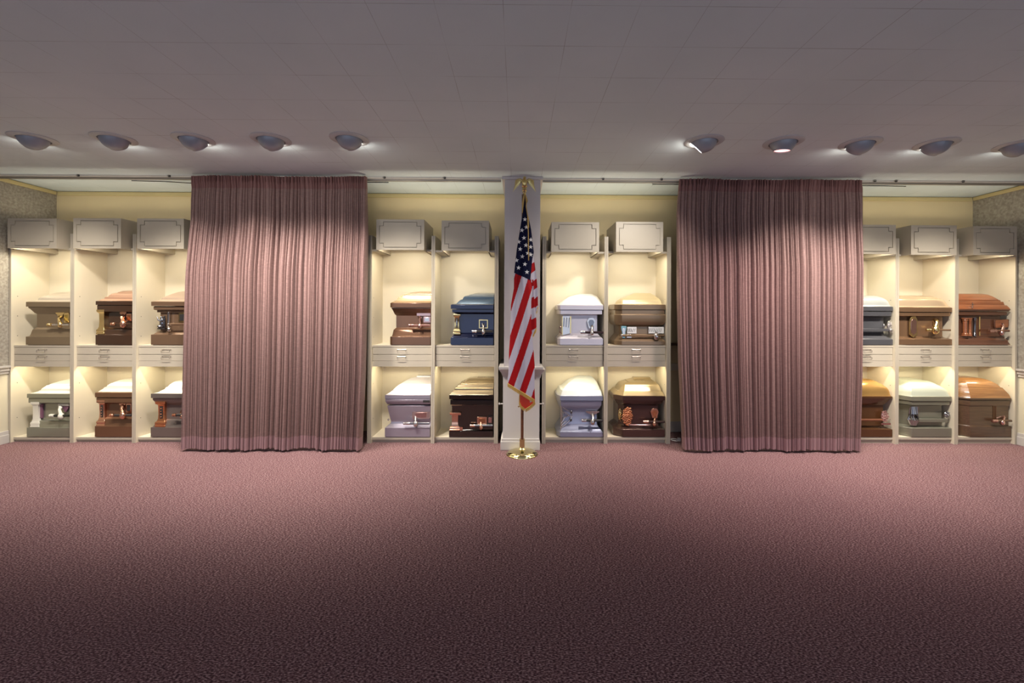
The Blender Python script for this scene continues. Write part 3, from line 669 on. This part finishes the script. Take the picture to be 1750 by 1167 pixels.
t, *_ = casket('R2', 1, 'golden bronze casket with long hexagonal gold plate and gold handle', 1536, 1627.2,
    [(0, 593.5), (0, 579.6), (.01, 578.8), (.045, 576.5), (.054, 575), (.054, 541.5), (.04, 540.4), (.010, 540), (.010, 533.6)], [(0, 533), (0, 525.6), (.01, 524.8)],
    [(1620.5, 523.3), (1618, 519.5), (1615.6, 515.8), (1612.5, 512.6), (1609, 511), (1606, 510), (1600, 508), (1591, 506.2), (1575, 505)], gb, M_('pale_gold_lid_lit', (0.58, 0.43, 0.28), .22, .5), side='R', left=False, right=True, cham=(.10, .02), creases=(510,))
plate(t, 1553, 1566, 540.5, 577, gold, rose_m, shape='hex', Y=YC + .035, th=.014, name='corner_plate', frame=.13)
bar(t, 564, 1583, 1624, gb, gold, [(1598, 548, 564, 8)], r=.010, tipw=8); plate(t, 1594, 1602, 546, 560, gold, None); m = MB(); p = at(1599, 566, YC - .016)
m.prism([[(-1.5, .6), (1.5, .8), (1.2, -.2), (0, -1.2), (-1.2, -.2)]], lambda q: p + Vector((q[0] * .022, 0, q[1] * .02)), (0, -.01, 0), gold).build('pendant', t, bevel=.002)
cherry = wood('cherry_wood', (0.30, 0.105, 0.04), (0.19, 0.06, 0.025)); cherry_d = wood('cherry_wood_dark', (0.135, 0.055, 0.028), (0.085, 0.032, 0.018))
t, *_ = casket('R3', 1, 'reddish cherry wood casket with turned corner columns and stepped lid', 1638, 1727,
    [(0, 592.4), (0, 589), (.004, 587), (.012, 584), (.012, 581.5), (.03, 577.5), (.03, 575), (.05, 574), (.055, 573.6), (.055, 540.5), (.045, 539.6), (.02, 538.5), (.018, 534), (.022, 532.8)], [(.012, 532.2), (.002, 530), (0, 528.5)],
    [(1725, 525.8), (1721.5, 522.3), (1719.5, 521.4), (1718, 519.5), (1715, 516.2), (1713, 515.4), (1711, 513.6), (1709.5, 512.6), (1707, 511.8), (1698, 507.2), (1689, 503.5), (1677, 501.8)], cherry_d, cherry, side='R', left=False, right=True, creases=(521.4, 515.4, 512.6))
for xx, w_ in ((1649, 8), (1657.5, 5), (1665.5, 4.2)):
    T = at(xx, 543, YC + .028); B_ = at(xx, 574, YC + .028); h = T.z - B_.z; r = w_ * .0031
    mm = cherry if xx < 1660 else pewter
    MB().lathe([(r * 1.3, 0), (r * 1.3, h * .05), (r, h * .08), (r * 1.15, h * .12), (r * .8, h * .16), (r * .8, h * .82), (r * 1.1, h * .86), (r, h * .9), (r * 1.3, h * .94), (r * 1.3, h)], mm, 16, Matrix.Translation(B_)).build('corner_column', t)
plate(t, 1672.5, 1675, 541, 574, gold, None, name='inlay', th=.004)
plate(t, 1697, 1722, 545, 561, cherry_d, cherry, shape='wide', th=.014, frame=.06); bar(t, 565.3, 1690.5, 1724, cherry_d, rose_m, [(1711, 553, 569, 5)], tipw=12)
m = MB(); p = at(1656, 521.5, YC + .03); m.box(p.x - .003, p.x + .003, p.y - .04, p.y - .03, p.z - .03, p.z + .03, silver).box(p.x - .014, p.x + .014, p.y - .04, p.y - .03, p.z + .002, p.z + .008, silver); m.build('cross', t)
dbr = M_('deep_brown', (0.10, 0.042, 0.016), .22, .45, .5)
t, *_ = casket('R1', 0, 'deep brown casket with lamp-lit golden lid and copper cast handle end, beside right curtain', None, 1527.4,
    [(0, 746.6), (0, 734), (.006, 733.2), (.03, 731), (.05, 728), (.056, 725), (.056, 692), (.045, 689.8), (.025, 685), (.006, 679.5)], [(0, 680.5), (0, 677.6), (.01, 676.8)],
    [(1521, 674), (1520, 670), (1518.5, 666), (1516, 662.8), (1513.4, 660.7), (1508, 657), (1501, 653.5), (1494, 650), (1485.6, 647.6), (1476, 647)], dbr, M_('amber_gold_lid_lit', (0.46, 0.27, 0.09), .22, .6), side='R', left=False, right=True)
rosette(t, 1511, 711, 15, 24, rose_m, 12, 36, Y=YC + .02, name='handle_socket'); plate(t, 1505, 1521, 722.5, 725.5, rose_m, None, Y=YC + .015, name='socket_foot')
MB().tube([at(1470, 717.5, YC + .005), at(1507, 717.5, YC + .005)], .013, mat('rust_bar', (.22, .09, .05), .3, .4), 12).build('handle', t)
ggr = M_('green_grey', (0.21, 0.205, 0.16), .3, .45)
t, *_ = casket('R2', 0, 'green-grey casket with angled end, silver wheat-sheaf ornament and lamp-lit pale lid', 1542, 1627.8,
    [(0, 747), (0, 732), (.006, 731), (.05, 728), (.056, 726.5), (.056, 693.5), (.05, 692.4), (.012, 691.8), (.012, 686)], [(0, 685.4), (0, 678), (.012, 677.2)],
    [(1622, 675.6), (1620, 671), (1616.7, 665.9), (1612, 662.8), (1606, 659.4), (1598.7, 655.6), (1590, 652), (1581, 649.4), (1568, 648.2)], ggr, M_('pale_sage_lid_lit', (0.56, 0.60, 0.50), .28, .4), side='R', left=True, right=True, cham=(.11, .17))
m = MB(); c0 = at(1560.5, 726, YC + .03)
for k in range(7):
    a = (k - 3) / 3
    m.tube([c0 + Vector((a * .02, -.014 * (1 - a * a), 0)), c0 + Vector((a * .048, -.03 * (1 - a * a), .06)), c0 + Vector((a * .044, -.026 * (1 - a * a), .12)), c0 + Vector((a * .040, -.012, .20))], [.012, .017, .009, .005], mat('dull_silver', (.38, .38, .40), .25, 1.0), 8)
m.build('corner_sheaf', t)
MB().box(ax(1571, YC), ax(1622, YC), YC + .005, YC + .04, az(722, YC, 1590), az(716, YC, 1590), ggr).build('handle', t, bevel=.004)
rosette(t, 1617.5, 708, 12, 13, mat('dull_silver', (.4, .4, .42)), 14, 20, Y=YC + .02, name='end_ornament')
oak = wood('honey_oak', (0.30, 0.15, 0.055), (0.20, 0.09, 0.035)); oak_d = wood('dark_oak', (0.105, 0.058, 0.03), (0.065, 0.035, 0.02))
t, *_ = casket('R3', 0, 'plain oak casket with angled end and faceted honey-brown lid at far right', 1641, 1729.4,
    [(0, 746.4), (0, 728.6), (.006, 727.8), (.016, 727.2), (.016, 725.5), (.016, 694), (.010, 693.2), (.008, 686), (.010, 684)], [(0, 683.4), (0, 681), (.004, 680)],
    [(1724.5, 674), (1719, 668.4), (1714, 663.4), (1712.5, 662.2), (1705, 657), (1697, 652.8), (1688, 649), (1678, 646.2), (1668, 645.6)], oak_d, oak, side='R', left=True, right=True, cham=(.115, .15), creases=(662.2,))
for q0, q1 in ((1696.5, 1699), (1700, 1702.3)): plate(t, q0, q1, 693, 716, dbr, None, Y=YC + .017, th=.006, name='inlay')
bar(t, 719, 1695, 1728, oak_d, rose_m, [(1712.5, 708.5, 722, 5)], tipw=9, Y=YC - .02)

# ------------------------------------------------------------------ curtains
def curtain(pxL, pxR, label, seed, nf):
    """pxL/pxR: list of (y px, x px) of the edges, top to bottom"""
    rnd_ = random.Random(seed); Y0 = 4.478
    pc = sum(p[1] for p in pxL + pxR) / len(pxL + pxR)
    ztop = CEIL - .022; zhem = .028
    def edge(tab, z):
        pts = [(az(y, Y0, pc), ax(x, Y0 - (0 if y < 330 else .03), y)) for y, x in tab]
        if z >= pts[0][0]: return pts[0][1]
        for (za, xa_), (zb_, xb_) in zip(pts, pts[1:]):
            if z >= zb_: k = (z - zb_) / (za - zb_); return xb_ + (xa_ - xb_) * k
        return pts[-1][1]
    # fold centres with uneven spacing; each fold has its own depth, and drifts sideways on its way down
    cuts = [0]
    for k in range(nf): cuts.append(cuts[-1] + rnd_.choice((.55, .7, .85, 1, 1.1, 1.35, 1.7)))
    cuts = [c / cuts[-1] for c in cuts]
    amp = [rnd_.uniform(.55, 1.15) for _ in range(nf)]; drift = [rnd_.uniform(-1, 1) for _ in range(nf + 1)]
    sharp = [rnd_.uniform(.5, 1.1) for _ in range(nf)]
    NS = 12
    zs = [ztop - (ztop - (ztop - .125)) * k / 5 for k in range(6)] + [ztop - .125 - (ztop - .125 - .15) * (k / 22) for k in range(1, 23)] + [.15 - (.15 - zhem) * k / 4 for k in range(1, 5)]
    heavy = [rnd_.random() * 6.28 for _ in range(4)]
    def row(z):
        tt = (ztop - z) / (ztop - zhem)
        xl, xr = edge(pxL, z), edge(pxR, z); w = xr - xl
        out = []
        head = max(0, 1 - (ztop - z) / .125)
        pinch = math.exp(-((ztop - z - .12) / .045) ** 2)
        A_ = .030 + .060 * min(1, tt * 3.0) - .010 * pinch
        cc = [cuts[i] + (.26 * drift[i] / nf * math.sin(1.7 * tt + i) * (tt ** .6) if 0 < i < nf else 0) for i in range(nf + 1)]
        for i in range(nf):
            a0, a1 = cc[i], max(cc[i + 1], cc[i] + .15 / nf)
            for k in range(NS):
                s = k / NS; ph = 2 * math.pi * s
                prof = (1 - math.cos(ph)) / 2
                prof = prof ** sharp[i]
                sw = -.235 * math.sin(ph) * (a1 - a0) * (1 if head < .5 else .3)
                lean = .25 * head * (a1 - a0) * prof * (1 if (i // 7) % 2 else -1)
                a = a0 + (a1 - a0) * s + sw + lean
                y = Y0 - A_ * amp[i] * prof + .010 * math.sin(a * 9 + heavy[0]) + .008 * math.sin(a * 23 + heavy[1] + tt * 2)
                dz = -.006 * math.sin(a * 31 + heavy[2]) * tt
                out.append((xl + w * a, y, z + dz))
        out.append((xr, Y0 + .01, z))
        # return folds at both ends
        out = [(xl + .006, Y0 + .022, z)] + out + [(xr - .006, Y0 + .022, z)]
        return out
    rows = [row(z) for z in zs]
    t = thing('curtain', label, 'curtain', ((rows[-1][0][0] + rows[-1][-1][0]) / 2, Y0, .018), 'rose drapes')
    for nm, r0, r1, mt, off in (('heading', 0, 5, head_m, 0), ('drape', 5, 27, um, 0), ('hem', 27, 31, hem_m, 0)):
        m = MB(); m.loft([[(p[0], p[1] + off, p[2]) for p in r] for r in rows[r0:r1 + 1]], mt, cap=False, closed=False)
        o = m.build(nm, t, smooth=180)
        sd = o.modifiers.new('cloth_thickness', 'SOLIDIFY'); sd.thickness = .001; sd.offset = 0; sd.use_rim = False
    return t
curtain([(305, 327), (380, 325), (480, 319), (600, 316), (766, 313)], [(305, 627), (400, 627.5), (520, 625.5), (640, 623), (766, 617)], 'pleated dusty rose curtain left of the flag, closed over the cabinets', 3, 70)
curtain([(307, 1161), (360, 1158), (500, 1158.5), (620, 1161), (768, 1168)], [(307, 1474), (380, 1475.5), (500, 1475), (640, 1474), (768, 1471)], 'pleated dusty rose curtain right of the flag, closed over the cabinets', 11, 74)

# curtain rail along the ceiling, in two runs broken by the column
def rail(x0, x1, label, clips, rods):
    t = thing('curtain_rail', label, 'curtain rail', ((x0 + x1) / 2, 4.52, CEIL))
    MB().box(x0, x1, 4.530, 4.548, CEIL - .018, CEIL, track_w).build('ceiling_channel', t, bevel=.002)
    MB().box(x0, x1, 4.548, 4.575, CEIL - .036, CEIL - .012, track_m).build('track', t, bevel=.003)
    for px in clips:
        x = ax(px, 4.52, 304)
        MB().box(x - .010, x + .010, 4.518, 4.5295, CEIL - .020, CEIL, black_rod).box(x - .02, x + .004, 4.516, 4.5295, CEIL - .012, CEIL - .006, track_m).build('clip', t, bevel=.001)
    for a_, b_, dz in rods:
        A_ = Vector((ax(a_, 4.575, 310), 4.575, CEIL - .045)); B_ = Vector((ax(b_, 4.575, 310), 4.575, CEIL - .045 - dz))
        MB().tube([A_, A_.lerp(B_, .5) + Vector((0, 0, dz * .3)), B_], .0045, black_rod, 8).build('draw_arm', t)
rail(XL_ + .01, ax(856, 4.52, 304), 'grey curtain rail on the ceiling left of the white column', (133, 289, 657, 760), ((225, 330, .022), (622, 664, .0)))
rail(ax(928, 4.52, 304), XR_ - .01, 'grey curtain rail on the ceiling right of the white column', (1031, 1131, 1496, 1532, 1647), ((1115, 1165, .0), (1470, 1548, .004)))

# ------------------------------------------------------------------ flag on its stand
FY = 4.35
fx = ax(892.5, FY, 700)
st = thing('flag_stand', 'round brass flag stand with dark wooden pole and gilt eagle', 'flag stand', (fx, FY, 0))
r = .156
MB().lathe([(r, 0), (r, .006), (r * .975, .011), (r * .93, .013), (r * .92, .018), (r * .80, .030), (r * .58, .041), (r * .36, .048), (.036, .052), (.030, .058), (.024, .066), (.020, .072), (.022, .078)], brass, 48, Matrix.Translation((fx, FY, 0))).build('base', st, smooth=50)
MB().lathe([(.022, .07), (.026, .075), (.026, .145), (.027, .147), (.027, .152), (.018, .154)], brass, 24, Matrix.Translation((fx, FY, 0))).build('socket', st)
polew = wood('pole_wood', (0.13, 0.045, 0.015), (0.08, 0.028, 0.01))
MB().tube([(fx, FY, .15), (fx, FY, 2.55)], .0145, polew, 16).build('pole', st)
MB().lathe([(.016, 0), (.018, .004), (.018, .02), (.016, .024)], brass, 16, Matrix.Translation((fx, FY, .455))).tube([(fx - .014, FY, .468), (fx - .034, FY, .468)], .004, brass, 8).ball((fx - .036, FY, .468), .008, brass).build('joint_collar', st)
ex = ax(896.5, FY, 320)
zE = az(333, FY, 897)
MB().lathe([(.015, 0), (.015, .04), (.020, .045), (.016, .055), (.024, .066), (.020, .078), (.010, .084), (.024, .095), (.03, .105), (.012, .115)], brass, 18, Matrix.Translation((fx + (ex - fx) * .9, FY, zE - .02))).build('finial_socket', st)
eg = MB(); e0 = Vector((fx + (ex - fx) * .9, FY, zE + .10)); gilt = mat('gilt_eagle', (.62, .50, .22), .3, 1.0)
eg.ball(e0 + Vector((0, 0, .02)), .5, gilt, .05, .045, .09).ball(e0 + Vector((0, -.018, .062)), .5, gilt, .03, .034, .032).tube([e0 + Vector((0, -.03, .062)), e0 + Vector((0, -.046, .056)), e0 + Vector((0, -.05, .046))], [.008, .005, .001], gilt, 8)
eg.tube([e0 + Vector((0, .01, -.01)), e0 + Vector((0, .03, -.06))], [.016, .024], gilt, 8)
for s in (-1, 1):
    eg.tube([e0 + Vector((s * .012, 0, .03)), e0 + Vector((s * .045, .005, .055)), e0 + Vector((s * .075, .005, .048))], [.014, .012, .010], gilt, 8)
    for k in range(7):
        q = e0 + Vector((s * (.03 + .009 * k), .004, .052 - abs(k - 3) * .002)); ln = .035 + .013 * k
        eg.tube([q, q + Vector((s * .006, 0, -ln * .5)), q + Vector((s * (.002 + .004 * k), .004, -ln))], [.007, .0065, .002], gilt, 6)
    eg.tube([e0 + Vector((s * .012, -.005, -.01)), e0 + Vector((s * .016, -.014, -.035))], [.008, .005], gilt, 8)
eg.build('eagle', st)

red = mat('flag_red', (0.33, 0.005, 0.007), .7, spec=.15); whitef = mat('flag_white', (0.46, 0.42, 0.50), .6); navyf = mat('flag_blue', (0.004, 0.005, 0.026), .75, spec=.12); fringe_m = mat('gold_fringe', (0.62, 0.40, 0.10), .6, .2, bump=(300, .5, .003))
flag = thing('flag', 'American flag draped in folds on the pole before the white column', 'flag', (fx, FY, .5))
SC = FY / F
def interp(tab, y):
    if y <= tab[0][0]: return tab[0][1]
    for (ya, xa_), (yb_, xb_) in zip(tab, tab[1:]):
        if y <= yb_: return xa_ + (xb_ - xa_) * (y - ya) / (yb_ - ya)
    return tab[-1][1]
def sqz(x, y, d): p = at(x, y, FY); return Vector((p.x, FY - .03 - d, p.z))
Lf = [(333, 894), (366, 893), (402, 887.3), (427, 883.2), (467, 878.7), (493, 878.3), (521, 873.3), (544, 872.8), (578, 871.6), (599, 870), (622, 869.7), (653, 867.9)]
Rf = [(333, 898), (358, 899.6), (373, 903), (394, 907.5), (432, 912), (445, 909.3), (479, 906), (495, 909.5), (516, 907.6), (542, 907.6), (572, 909), (600, 911.7), (622, 913.4), (658, 913), (681, 913.8)]
def fold(x, y, w):                            # depth of the cloth in front of the pole
    l, r_ = interp(Lf, y), interp(Rf, y); s = (x - l) / max(r_ - l, 1)
    k = min(1, (y - 333) / 110)
    return k * (.020 + .022 * math.sin(s * math.pi) + .010 * math.sin(s * 7 + y * .02) + .004 * math.sin(s * 17 + 1 + y * .01)) + .008
def fbottom(x): return 653 + (x - 868) * (681 - 653) / (914 - 868)
def stripe_front(x, y):
    if y < 467.3 + (x - 878.7) * .464 and True: return navyf
    dy = y - 480; q = x + .30 * dy + .00015 * dy * dy
    return red if int(math.floor((q - 877.4) / 11.85)) % 2 == 0 else whitef
NX, NY = 60, 300
m = MB(); y0, y1 = 333, 681
grid = []
for j in range(NY + 1):
    y = y0 + (y1 - y0) * j / NY; rowv = []
    for i in range(NX + 1):
        s = i / NX; l, r_ = interp(Lf, y), interp(Rf, y); x = l + (r_ - l) * s
        yy = y
        if y > 640:                           # slanting lower edge
            x = interp(Lf, min(y, 653)) + (r_ - interp(Lf, min(y, 653))) * s
            yy = 640 + (fbottom(x) - 640) * (y - 640) / (681 - 640)
        rowv.append((m.bm.verts.new(sqz(x, yy, fold(x, yy, 0))), x, yy))
    grid.append(rowv)
def quad_split(m, grid, fn):
    for j in range(len(grid) - 1):
        for i in range(len(grid[0]) - 1):
            q = (grid[j][i], grid[j][i + 1], grid[j + 1][i + 1], grid[j + 1][i])
            xm_ = sum(v[1] for v in q) / 4; ym_ = sum(v[2] for v in q) / 4
            m.face([v[0] for v in q], fn(xm_, ym_))
quad_split(m, grid, stripe_front)
# stars sewn on the blue field
starw = mat('star_white', (0.72, 0.70, 0.70), .6)
for sx, sy in ((316, 482), (288, 585), (307, 657), (325, 727), (372, 675), (370, 743), (272, 762), (370, 815), (292, 832), (238, 867), (315, 905), (257, 937), (335, 978), (330, 556), (343, 802), (259, 694)):
    x, y = 840 + sx / 5.555, 290 + sy / 5.555
    l_, r__ = interp(Lf, y), interp(Rf, y)
    rr = 4.1; tl = random.uniform(-.15, .15)
    pts = []
    for k in range(10):
        a = math.pi / 2 + k * math.pi / 5 + tl; q = rr if k % 2 == 0 else rr * .40
        px_ = min(max(x + q * math.cos(a), l_ + .2), r__ - .2); py_ = y - q * math.sin(a); pts.append((px_, py_))
    vs = [m.bm.verts.new(sqz(px_, py_, fold(px_, py_, 0) + .0025)) for px_, py_ in pts]; c_ = m.bm.verts.new(sqz(x, y, fold(x, y, 0) + .003))
    for k in range(10): m.face([c_, vs[k], vs[(k + 1) % 10]], starw)
o = m.build('front_fold', flag, smooth=180)
# side folds behind on the right
def side_fold(name, left, right, ya, yb, d0, per, ph, skew, low):
    m = MB(); g = []; n, q = 12, 150
    for j in range(q + 1):
        y = ya + (yb - ya) * j / q; rw = []
        for i in range(n + 1):
            s = i / n; x = interp(left, y) + (interp(right, y) - interp(left, y)) * s
            yy = min(y, low(x)) if low else y
            rw.append((m.bm.verts.new(sqz(x, yy, d0 - .012 * s + .004 * math.sin(s * 5 + y * .03))), x, yy))
        g.append(rw)
    quad_split(m, g, lambda x, y: red if ((y + skew * (x - 912) - ph) / per) % 2 < 1 else whitef)
    return m.build(name, flag, smooth=180)
side_fold('back_fold', [(440, 908), (470, 907), (534, 912)], [(432, 911), (452, 913.8), (480, 917.4), (500, 918.9), (524, 919.4), (534, 918)], 434, 534, -.004, 15.8, 448.5, .8, lambda x: 534 - max(0, x - 914) * .8)
side_fold('middle_fold', [(470, 904), (540, 905.5), (575, 907)], [(480, 911.5), (495, 911.8), (530, 914), (546, 916.6), (562, 916.6), (575, 912)], 478, 573, .008, 18.5, 507, .5, lambda x: 573 - max(0, x - 910) * 2.2)
def fringe_run(name, pts, depth, ln, dirv=(0, 1)):
    m = MB()
    tot = []
    for (xa_, ya_), (xb_, yb_) in zip(pts, pts[1:]):
        n = max(2, int(math.hypot(xb_ - xa_, yb_ - ya_) / .8))
        for k in range(n): tot.append((xa_ + (xb_ - xa_) * k / n, ya_ + (yb_ - ya_) * k / n))
    m.tube([sqz(x, y, depth(x, y) + .001) for x, y in tot], .0035, fringe_m, 6)
    for k, (x, y) in enumerate(tot):
        A_ = sqz(x, y, depth(x, y) + .001); B_ = sqz(x + dirv[0] * ln + random.uniform(-.3, .3), y + dirv[1] * ln + random.uniform(-.4, .4), depth(x, y) - .001)
        m.tube([A_, B_], [.0026, .0022], fringe_m, 5)
    return m.build(name, flag)
fringe_run('fringe', [(868, 653), (880, 660.3), (890, 666.4), (902, 673.7), (913.5, 680.8)], lambda x, y: fold(x, min(y, 680), 0) , 6)
fringe_run('fringe', [(919.2, 524), (916.5, 532)], lambda x, y: -.014, 5, (.0, 1))
fringe_run('fringe', [(916.4, 560), (910.5, 571)], lambda x, y: .0, 6, (-.05, 1))
# inner corner showing below
m = MB(); to3 = lambda p: sqz(p[0], p[1], .004 + .006 * math.sin(p[0] * .25))
m.prism([[(888.5, 666), (888.3, 686), (891, 692), (897.5, 697.5), (906, 692.5), (914, 684.5), (914, 679)]], to3, (0, .002, 0), mat('flag_orange_red', (.75, .05, .015), .5, sheen=.2))
m.prism([[(899, 675.5), (905.5, 686.5), (909, 684.5), (905, 678)]], lambda p: to3(p) + Vector((0, -.0035, 0)), (0, .002, 0), whitef)
m.build('inner_corner', flag)
fringe_run('fringe', [(888.2, 672), (888.0, 686), (891, 692.5), (897.6, 697.8)], lambda x, y: .006, 4.5, (-.25, .9))
fringe_run('fringe', [(897.6, 697.8), (906, 692.5), (914.2, 684.5)], lambda x, y: .006, 5, (.2, 1))
# gathered hoist, cord and tassels
m = MB()
m.tube([sqz(896, 334, .0), sqz(894.5, 350, .006), sqz(894, 366, .012)], [.010, .012, .006], mat('hoist_cloth', (.05, .03, .02), .7), 10)
m.build('hoist', flag)
cord = mat('gold_cord', (.50, .33, .10), .6, .2)
m = MB(); m.tube([sqz(897, 333, .03), sqz(899.5, 345, .032), sqz(899, 356, .04), sqz(901.5, 372, .05), sqz(902.5, 400, .062), sqz(902.5, 425, .066), sqz(903, 447, .066)], .0045, cord, 8)
m.tube([sqz(896, 334, .03), sqz(893.5, 350, .03), sqz(892.5, 366, .03)], [.006, .010, .004], cord, 8).tube([sqz(898, 336, .034), sqz(900, 346, .036), sqz(898.5, 354, .036)], [.005, .012, .003], cord, 8)
m.tube([sqz(902, 374, .055), sqz(902.3, 392, .062)], [.007, .009], cord, 8)
m.build('cord', flag)

# ------------------------------------------------------------------ eyeball ceiling lights
ringm = mat('light_ring_paint', (0.50, 0.52, 0.54), .4); eyem = mat('eyeball_grey', (0.33, 0.35, 0.40), .38, .15)
LR = [(57, 236.5), (195, 236.8), (330.5, 237.8), (463, 238), (597, 237), (1203.5, 241.5), (1338.5, 243), (1470, 245), (1600, 246), (1738, 248.5)]
AIM = [(-1.3, 1, .95), (-.3, 1, .8), (.15, 1, .8), (.05, 1, .8), (0.3, 1, .8), (-.75, .55, .85), (-.05, .12, 1.0), (-.0, 1, .8), (.1, 1, .75), (.5, 1, .75)]
NM = ['far left one of the five ceiling eyeball lights on the left', 'second from the left of the left-hand eyeball lights', 'middle one of the left-hand eyeball lights', 'second nearest the flag of the left-hand eyeball lights', 'nearest the flag of the left-hand eyeball lights',
      'eyeball light right of the flag turned sideways, showing a white slit of glow', 'eyeball light pointing down with a pink glowing face', 'middle one of the right-hand eyeball lights, between two with their backs to the room', 'second from the right edge of the right-hand eyeball lights', 'eyeball light cut off by the right edge of the photo']
for k, ((px, py), am) in enumerate(zip(LR, AIM)):
    p = atz(px, py, CEIL)
    t = thing('eyeball_light', 'grey ' + NM[k] if k < 5 or k > 6 else 'grey ' + NM[k], 'ceiling light', p, 'eyeball ceiling lights')
    MB().lathe([(.100, .0), (.148, .0), (.149, -.004), (.140, -.009), (.104, -.012), (.100, -.004)], ringm, 40, Matrix.Translation(p), cap=False).build('ring', t, smooth=50)
    d = Vector((am[0], am[1], -am[2])).normalized(); q = d.to_track_quat('Z', 'Y').to_matrix().to_4x4()
    c_ = p + Vector((0, 0, .012)); Mx = Matrix.Translation(c_) @ q
    rr = .099
    pr = [(rr * .30, -rr * .95)] + [(rr * math.cos(R(a)), rr * math.sin(R(a))) for a in (-60, -40, -20, 0, 12, 24, 34, 44, 50)]
    zo = rr * math.sin(R(50)); ro = rr * math.cos(R(50))
    pr = [(a, b_) for a, b_ in pr] + [(ro, zo + .006), (ro - .004, zo + .006), (ro - .006, zo - .004), (ro - .014, zo - .03)]
    MB().lathe(pr, eyem, 36, Mx, cap=False).build('eyeball', t, smooth=50)
    pink = k == 6
    es = 45.0
    gl = mat('pink_lens' if pink else 'white_lens', (.9, .8, .75), .4, emit=(1, .45, .42) if pink else (1, .93, .80), es=2.2 if pink else es)
    MB().lathe([(ro - .006, zo - .001), (ro * .5, zo + .002), (.002, zo + .003)], gl, 28, Mx).build('lens', t, smooth=60)
    l = bpy.data.lights.new('spot_light', 'SPOT'); l.spot_size = R(101); l.spot_blend = 1.0; l.shadow_soft_size = .09
    l.energy = SPOT_W * (.6 if pink else .5 if k == 5 else 1); l.color = (1, .78, .76) if pink else (1, .92, .82)
    o = bpy.data.objects.new('spot_light', l); C.objects.link(o)
    dd = Vector((am[0] * .5, .45 if not pink else .36, -1.55)).normalized() if k != 5 else Vector((-.45, .8, -1.2)).normalized()
    o.location = c_ + d * (zo + .03); o.rotation_euler = dd.to_track_quat('-Z', 'Y').to_euler()
    o.parent = t; o.matrix_parent_inverse = Matrix.Translation(-p)

# ------------------------------------------------------------------ odds in the gap beside the right curtain
m = MB().box(g0 + .0, g0 + .45, YWALL - .16, YWALL - .001, 1.02, 1.04, dark).box(g0 + .0, g0 + .45, YWALL - .165, YWALL - .16, 1.025, 1.05, steel)
tag(m.build('wall_shelf', origin=(g0 + .2, YWALL, 1.03)), 'narrow dark wall shelf in gap between cabinet and right curtain', 'shelf')
m = MB(); pts = []
for k in range(26):
    a = k / 25 * 5.2; rr = .05 + .012 * k / 25
    pts.append((ax(1155.5, 4.78, 750) + rr * math.cos(a) * .8, 4.80 + rr * math.sin(a), .006 + .0006 * k))
m.tube(pts, .005, white_e, 8)
q = pts[0]; m.box(q[0] - .015, q[0] + .012, q[1] - .014, q[1] + .014, .001, .035, white_e)
tag(m.build('power_cord', origin=(pts[0][0], 4.80, 0)), 'white power cord coiled on the carpet by the right curtain', 'cord')
